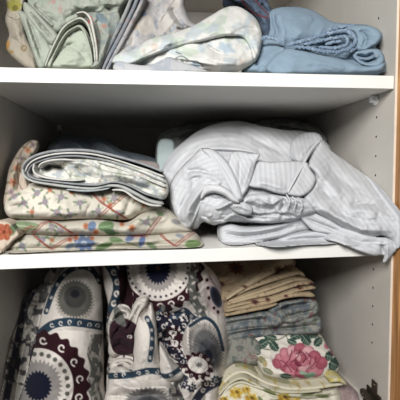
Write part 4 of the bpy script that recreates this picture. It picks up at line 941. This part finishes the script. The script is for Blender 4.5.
patch('skirt', [(108, 384), (110, 370), (122, 366), (134, 372), (150, 378), (164, 374), (174, 382), (178, 400), (178, 432), (106, 432), (104, 404)],
      [(110, 378, .02), (134, 378, .015), (170, 382, .015), (140, 392, -.012), (110, 420, .02), (170, 420, .01)], 'low', p_front, QUILT, qm, edge=8, drop=.02, back=.04, wr=.0016, wscale=(16, 8), seed=107, auto=[(8, 60, 40, 14, 2.2, .006)],
      folds=[('r', [(112, 382), (130, 388), (150, 388), (172, 386)], 4, .007), ('v', [(116, 396), (134, 396), (160, 394)], 4, .006), ('r', [(164, 384), (172, 398), (170, 416)], 4, .006)])
patch('pucker', [(157, 352), (160, 344), (166, 350), (172, 360), (180, 366), (186, 372), (182, 380), (170, 382), (162, 378), (158, 366)], [(160, 360, .02), (178, 360, .02), (168, 378, .005), (168, 366, .0)], 'low',
      lambda x, y: vine(Print(x, y, (210, 204, 198)), [(156, 374), (168, 376), (184, 366)], 5, TEAL, IV, 3).c, QUILT, qm, edge=6, drop=.018, back=.03, wr=.0012, seed=108, folds=[('r', [(164, 352), (170, 364), (172, 378)], 4, .004)])

# ================================================================== LOWER COMPARTMENT, pillowcase pile
TAN = (186, 166, 134)
def p_tan(x, y, base=TAN):
    p = Print(x, y, base); p.blotch(2.6, .45, (120, 84, 60), 71, .08, .6)
    for a, q, rr in ((236, 268, 7), (279, 270, 4.5), (255, 302, 3.5), (300, 287, 3.2), (268, 300, 2.4), (312, 284, 2.4), (222, 284, 3), (286, 296, 2.2), (245, 287, 2)): p.ell(a, q, rr, rr*.75, (104, 52, 44), .3, 1.2, 9, .2); p.ell(a, q, rr*.4, rr*.3, (60, 48, 56))
    return p.c
t = thing('pillowcase', 'tan pillowcases fold with dark red rosettes, the loose top layer under the middle shelf', 'pillowcase', 0, 0, 0)
t['label'] = 'tan rosette-print pillowcase with a slanting hem, topmost of the right hand pile'; t['group'] = 'tan rosette pillowcases'
patch('body', [(200, 262), (220, 258), (255, 257), (290, 258), (295, 265), (285, 274), (262, 282), (240, 292), (226, 302), (215, 300), (205, 280)],
      [(205, 265, .16), (250, 259, .18), (290, 262, .15), (230, 296, .10), (260, 278, .13), (215, 280, .14)], 'low', lambda x, y: p_tan(x, y, (158, 136, 106)), COTTON, t, edge=6, drop=.015, back=.12, wr=.0016, wscale=(18, 10), seed=111, auto=[(8, -20, 20, 20, 2, .004)],  # the hem's tan darkened, shadow on this layer put into the colour
      folds=[('v', [(216, 290), (238, 278), (268, 266)], 4, .005)])
slab('hem', [(226, 300, .09), (240, 291, .10), (256, 281, .11), (274, 271, .12), (286, 263, .12), (293, 262, .125)], [2, 4, 6, 8, 9], 'low', p_tan, COTTON, t, back=.06, seed=112, wob=.001)
for k, (ln, th, lab) in enumerate([
    ([(229, 299, .10), (248, 289.5, .105), (270, 281.5, .11), (290, 275.5, .115), (300, 273.5, .115), (305, 277, .12)], [1.5, 3.5, 4.2, 4.6, 4], 'tan rosette-print pillowcase, second layer of the right hand pile, just under the slanting hem'),
    ([(228, 302, .095), (252, 295, .098), (275, 287.5, .10), (296, 280.5, .105), (309, 281, .11)], [1.5, 2.4, 2.6, 3.2, 3], 'thin tan pillowcase edge, third layer of the right hand pile'),
    ([(227, 305, .09), (250, 298.5, .092), (272, 293.5, .095), (296, 285.5, .098), (314, 283, .105)], [2, 3.6, 4.4, 3.6, 4], 'tan pillowcase with a dark rosette on its fold, fourth layer of the right hand pile'),
    ([(226, 308.5, .085), (250, 303, .087), (275, 298.5, .09), (300, 290.5, .094), (316, 288, .10)], [1.6, 2.4, 2.6, 3, 3.6], 'thin tan pillowcase fold, fifth layer of the right hand pile'),
    ([(225, 312, .082), (250, 307, .084), (270, 303, .086), (284, 298, .088), (300, 295.5, .09), (315, 296, .098)], [2, 3.6, 4.4, 3.6, 4, 5], 'tan pillowcase with frayed folds, sixth layer of the right hand pile'),
    ([(225, 316, .08), (250, 311, .08), (268, 307.5, .082), (278, 304, .086)], [2, 3.5, 3, 2], 'lowest tan pillowcase, resting on the blue-grey ones in the right hand pile')]):
    o = slab('pillowcase', ln, th, 'low', lambda x, y, k=k: p_tan(x, y, (190-4*k, 168-4*k, 134-4*k)), COTTON, None, back=.15, seed=113+k, wob=.004)
    tag(o, lab, 'pillowcase', 'tan rosette pillowcases')
def p_bg(x, y):
    p = Print(x, y, (130, 134, 132)); p.blotch(6, .05, (92, 104, 116), 73, .12, .8); p.blotch(5, .3, (160, 154, 144), 75, .12, .8); p.blotch(5, .4, (100, 114, 98), 77, .1, .8); return p.blotch(5, .45, (122, 78, 76), 79, .1, .8).c
for k, (ol, ct, fo, lab) in enumerate([
    ([(268, 309), (278, 303), (290, 300), (304, 298), (315, 300), (319, 306), (318, 314), (308, 320), (292, 324), (276, 322), (270, 316)], [(272, 312, .09), (300, 300, .10), (317, 306, .10), (295, 320, .085)],
     [('v', [(276, 312), (292, 306), (314, 303)], 1.8, .009), ('v', [(282, 319), (298, 314), (316, 310)], 1.6, .009), ('r', [(276, 308), (290, 303), (306, 300)], 2, .005), ('v', [(290, 302), (286, 310), (290, 318)], 1.8, .007)], 'crumpled blue-grey floral pillowcase jutting out right under the tan ones'),
    ([(221, 320), (240, 315), (262, 311), (276, 313), (284, 320), (278, 327), (258, 328), (240, 331), (222, 332)], [(224, 326, .085), (250, 315, .09), (280, 320, .08), (250, 329, .08)],
     [('v', [(224, 325), (244, 321), (270, 319)], 1.8, .007), ('r', [(224, 321), (246, 317), (268, 315)], 2.5, .004)], 'blue-grey floral pillowcase with a smooth fold, left half of the pile below the tan ones'),
    ([(221, 332), (240, 327), (262, 324), (284, 322), (304, 318), (318, 316), (322, 324), (320, 333), (296, 336), (262, 338), (240, 340), (222, 343)], [(224, 336, .085), (260, 328, .09), (318, 322, .09), (290, 334, .095)],
     [('v', [(224, 337), (250, 331), (290, 328), (318, 325)], 1.8, .009), ('r', [(226, 333), (250, 328), (280, 325)], 2.5, .005)], 'blue-grey and mauve floral pillowcase lying directly on the rose pillowcase')]):
    tag(patch('pillowcase', ol, ct, 'low', p_bg, COTTON, None, edge=4, drop=.015, back=.12, wr=.0022, wscale=(9, 6), seed=123+k*7, folds=fo, auto=[(5, -10, 30, 12, 1.5, .005)]), lab, 'pillowcase', 'blue-grey floral pillowcases')
patchlab = tag(patch('pillowcase', [(222, 345), (226, 337), (240, 333), (252, 336), (262, 346), (262, 362), (250, 366), (236, 364), (224, 372)],
      [(228, 342, .09), (250, 338, .09), (240, 362, .07), (260, 355, .07)], 'low', lambda x, y: Print(x, y, (138, 136, 128)).blotch(6, .1, (88, 102, 96), 81, .1, .8).blotch(5, .4, (150, 100, 96), 83, .1, .7).c, COTTON, None,  # grey-white cloth, its shadow painted as darker print colours
      edge=5, drop=.015, back=.10, wr=.002, wscale=(8, 8), seed=124), 'grey-white leaf-print pillowcase corner with painted shade, left of the rose pillowcase', 'pillowcase')
# lower rose pillowcase
def p_rose(x, y):
    p = Print(x, y, (228, 222, 210)); G1, G2 = (50, 78, 68), (106, 130, 110)
    def leaf(cx, cy, l, w, a, c=G1):
        p.ell(cx, cy, l, w, c, a, .8, 9, .06); p.line([(cx-l*math.cos(a), cy-l*math.sin(a)), (cx+l*math.cos(a), cy+l*math.sin(a))], .55, (170, 184, 164))
        for s in (-.4, 0, .4): p.line([(cx+s*l*math.cos(a), cy+s*l*math.sin(a)), (cx+(s+.3)*l*math.cos(a)-w*.7*math.sin(a), cy+(s+.3)*l*math.sin(a)+w*.7*math.cos(a))], .45, (150, 168, 146))
    for a in ((262, 344, 8, 4.5, -.5), (256, 350, 6, 3.5, .9), (270, 337, 7, 3.5, .3), (274, 346, 6, 4, .9), (297, 335, 7, 4.5, -.4), (306, 340, 6, 4.5, .9), (312, 334, 6, 4, .3), (318, 342, 5, 4, -.9), (292, 342, 5, 3, .4), (334, 364, 5, 7, .5), (329, 356, 4, 5, .3)): leaf(*a)
    p.line([(262, 334), (276, 340), (290, 334), (306, 333), (322, 338)], .9, (92, 104, 80)); p.line([(288, 340), (284, 330)], .8, (92, 104, 80)); p.line([(250, 340), (258, 347), (270, 350)], .9, (92, 104, 80))
    # bloom: overlapping petals from the outside in
    P1, P2, P3, P4 = (176, 78, 98), (206, 118, 134), (224, 160, 168), (128, 40, 64)
    for cx, cy, rx, ry, a, c in [(284, 364, 9, 8, .6, P1), (291, 371, 9, 7, .1, P2), (304, 374, 10, 5, 0, P1), (319, 370, 9, 7, -.5, P2), (325, 361, 7, 7, .5, P1), (277, 358, 8, 5, .9, P2), (272, 362, 6, 4, 1.0, P1),
                                 (283, 352, 6, 9, -.5, P2), (291, 348, 6, 8, -.2, P3), (300, 346, 7, 8, .1, P1), (309, 349, 7, 8, .5, P3), (317, 354, 7, 7, .4, P1), (296, 356, 8, 9, -.4, P2), (303, 358, 8, 8, .1, P3),
                                 (311, 361, 8, 7, .6, P2), (297, 364, 9, 6, .2, P1), (305, 366, 8, 5, -.2, P3), (299, 360, 5, 5, 0, P4), (303, 356, 4, 5, .4, P1), (306, 361, 5, 3, -.4, P2), (298, 354, 3, 5, -.3, P3)]:
        cx, cy, rx, ry = 301+(cx-301)*.84, 362+(cy-360)*.84, rx*.86, ry*.86
        p.ell(cx, cy, rx+.5, ry+.5, P4, a, .8, a=.75); p.ell(cx, cy, rx, ry, c, a, 1.5); p.ell(cx-1+2*math.sin(a), cy-ry*.35, rx*.6, ry*.35, tuple(min(255, v+18) for v in c), a, 2.5)
    for q in ([(284, 366), (290, 358), (292, 350)], [(296, 372), (300, 364), (308, 358)], [(306, 352), (311, 358), (309, 366)], [(292, 362), (298, 356), (300, 349)], [(316, 356), (314, 364), (306, 370)], [(280, 360), (286, 364), (292, 372)], [(296, 354), (302, 352), (306, 358), (303, 363)]): p.line(q, .8, (122, 40, 62))
    p.ell(334, 350, 4, 6, P1, -.3); p.ell(333, 348, 2, 4, P2, -.3); p.ell(327, 346, 3, 3, P2)
    p.ell(310, 375, 6, 2.5, (120, 160, 132), -.2); p.ell(303, 373, 4, 2, (150, 176, 150), .2); leaf(286, 376, 6, 2.5, .1); leaf(262, 360, 5, 3, .7, (152, 140, 96)); leaf(268, 371, 6, 2.5, .5, (132, 132, 96)); p.ell(265, 364, 2.5, 3, (176, 158, 110))
    return p.c
tag(patch('pillowcase', [(247, 341), (250, 333), (262, 330), (285, 328), (305, 329), (319, 333), (327, 345), (334, 355), (339, 365), (336, 374), (322, 379), (300, 380), (276, 379), (263, 374), (257, 362), (251, 352)],
      [(252, 338, .10), (285, 330, .115), (318, 335, .11), (300, 350, .075), (335, 366, .06), (265, 368, .045), (300, 374, .035), (320, 375, .04), (270, 350, .07)], 'low', p_rose, COTTON, None, edge=7, drop=.018, back=.10,
      step=.6, wr=.0010, wscale=(20, 14), seed=125, auto=[(5, 0, 40, 20, 2.2, .002)], folds=[('r', [(262, 338), (285, 336), (312, 339)], 6, .004), ('r', [(272, 372), (300, 373), (328, 370)], 5, .003)]),
    'white pillowcase with one big pink rose and green leaves, puffed on the pile', 'pillowcase')
def p_yel(x, y):
    p = Print(x, y, (224, 218, 198)); p.blotch(12, .1, (204, 200, 172), 85, .3, .6)
    for a, q, rr in ((236, 393, 6), (251, 399, 6), (246, 390, 4), (284, 398, 6), (296, 402, 5), (224, 400, 4)):
        for k in range(7): p.ell(a+rr*.6*math.cos(k*.9), q+rr*.5*math.sin(k*.9), rr*.55, rr*.33, ((206, 168, 44), (186, 140, 36), (222, 192, 84))[k % 3], k*.9, 1.6)
        p.ell(a+1, q-1, rr*.34, rr*.22, (110, 78, 36), .5, 1.6)
    for a, q, an in ((270, 392, .4), (308, 394, -.2), (226, 384, -.9), (262, 402, 1.), (322, 396, .1)): p.ell(a, q, 7, 2, (122, 132, 84), an)
    return p.line([(218, 392), (232, 376), (246, 370), (262, 380), (290, 388)], 1.0, (150, 148, 84)).line([(256, 384), (290, 396), (330, 394)], .8, (120, 124, 80)).c
ye = thing('bed_sheet', 'cream sheet with yellow flowers and green leaves at the bottom right under the rose pillowcase', 'bed sheet', 0, 0, 0)
ye['label'] = 'cream sheet with yellow flowers spread below the rose pillowcase'
patch('body', [(216, 432), (218, 400), (220, 388), (228, 372), (240, 366), (252, 372), (264, 380), (285, 388), (310, 389), (334, 386), (340, 392), (344, 410), (346, 432)],
      [(220, 395, .04), (240, 370, .07), (265, 384, .03), (300, 392, .025), (335, 392, .04), (240, 410, .01), (300, 420, .01)], 'low', p_yel, COTTON, ye, edge=6, drop=.014, back=.10, step=.75, wr=.0016, wscale=(18, 12), seed=126, auto=[(9, 20, 30, 22, 2, .005)],
      folds=[('s', [(222, 396), (238, 384), (256, 388), (280, 396), (310, 398), (340, 394)], 5, .006), ('r', [(224, 388), (238, 374), (252, 378)], 3, .004)])
for k, (ln, th, c) in enumerate([
    ([(218, 391, .045), (226, 381, .05), (236, 374, .05), (246, 373, .048), (256, 378, .038), (268, 384, .028), (288, 389, .02), (312, 389, .02), (334, 386, .024), (346, 384, .03)], [2, 2.6, 2.4, 2.6, 3, 2.4], (222, 214, 188)),
    ([(222, 382, .06), (230, 372, .065), (240, 368, .062), (250, 371, .055), (260, 377, .046), (272, 382, .036), (292, 386, .03), (316, 386, .03), (338, 383, .034)], [1.6, 2.4, 2.4, 2.4, 2.4], (168, 164, 128)),
    ([(219, 396, .035), (230, 384, .038), (242, 379, .036), (254, 384, .028), (272, 391, .018), (296, 393, .014), (322, 391, .016)], [1.6, 2.4, 2.0, 2.4, 1.6], (204, 198, 170))]):
    slab('hem', ln, th, 'low', lambda x, y, c=c: Print(x, y, c).blotch(6, .3, (176, 150, 60), 88, .1, .6).c, COTTON, ye, back=.08, seed=127+k, wob=.002)
slab('corner_fold', [(330, 382, .02), (340, 381, .018), (347, 385, .02)], [3, 4, 4], 'low', lambda x, y: Print(x, y, (214, 206, 160)).blotch(3, .1, (206, 186, 80), 7, .1, .8).c, COTTON, ye, back=.03, seed=131)
tag(patch('blanket', [(326, 390), (336, 386), (350, 387), (358, 394), (360, 410), (360, 432), (330, 432)], [(330, 392, .05), (356, 394, .06), (345, 410, .04)], 'low',
      lambda x, y: Print(x, y, (176, 152, 152)).blotch(5, .3, (150, 128, 128), 90, .2, .5).c, COTTON, None, edge=5, drop=.014, back=.14, wr=.0014, seed=132),
    'dusty pink folded blanket, lowest at the right by the hinge', 'blanket')

# ================================================================== concealed hinge on the right panel
def hinge():
    root = bpy.data.objects.new('hinge', None); COL.objects.link(root); root.parent = cab
    q = unproj(371, 383, 0.0); zc = q[2]
    # the point of the panel seen at (371, 383)
    def at(px, py, off):
        d = ray(np.array(px, float), np.array(py, float)); tt = (-off-CAM[0])/d[0]; return CAM+d*tt
    a, b_ = at(365, 379, .001), at(386, 398, .001)
    yb, yf = a[1], 0.004; z = at(374, 395, .001)[2]
    def part(name, lo, hi, bev=0.0012):
        return box(name, lo, hi, BRONZE, root, bev)
    part('plate', (-0.0030, yb-0.052, z-0.012), (-0.0005, yb-0.008, z+0.008))
    part('plate', (-0.0032, yb-0.040, z-0.030), (-0.0006, yb-0.024, z+0.026))
    part('arm', (-0.0140, yb-0.062, z-0.010), (-0.0032, yb-0.004, z+0.000), 0.003)
    part('arm', (-0.0120, yb-0.058, z-0.022), (-0.0030, yb-0.012, z-0.0135), 0.002)
    for dy, dz in ((-0.032, 0.019), (-0.032, -0.025), (-0.016, -0.005)):
        n = 14; V = []; Fc = []; X0 = -0.014 if dz == -0.005 else -0.0032
        for xx in (X0, X0-0.0016):
            for k in range(n): V.append((xx, yb+dy+.0034*math.cos(k*math.tau/n), z+dz+.0034*math.sin(k*math.tau/n)))
        Fc = [tuple(range(n)), tuple(range(2*n-1, n-1, -1))]+[(k, n+k, n+(k+1) % n, (k+1) % n) for k in range(n)]
        add_mesh('screw', V, Fc, BRONZE, root, smooth=False)
hinge()
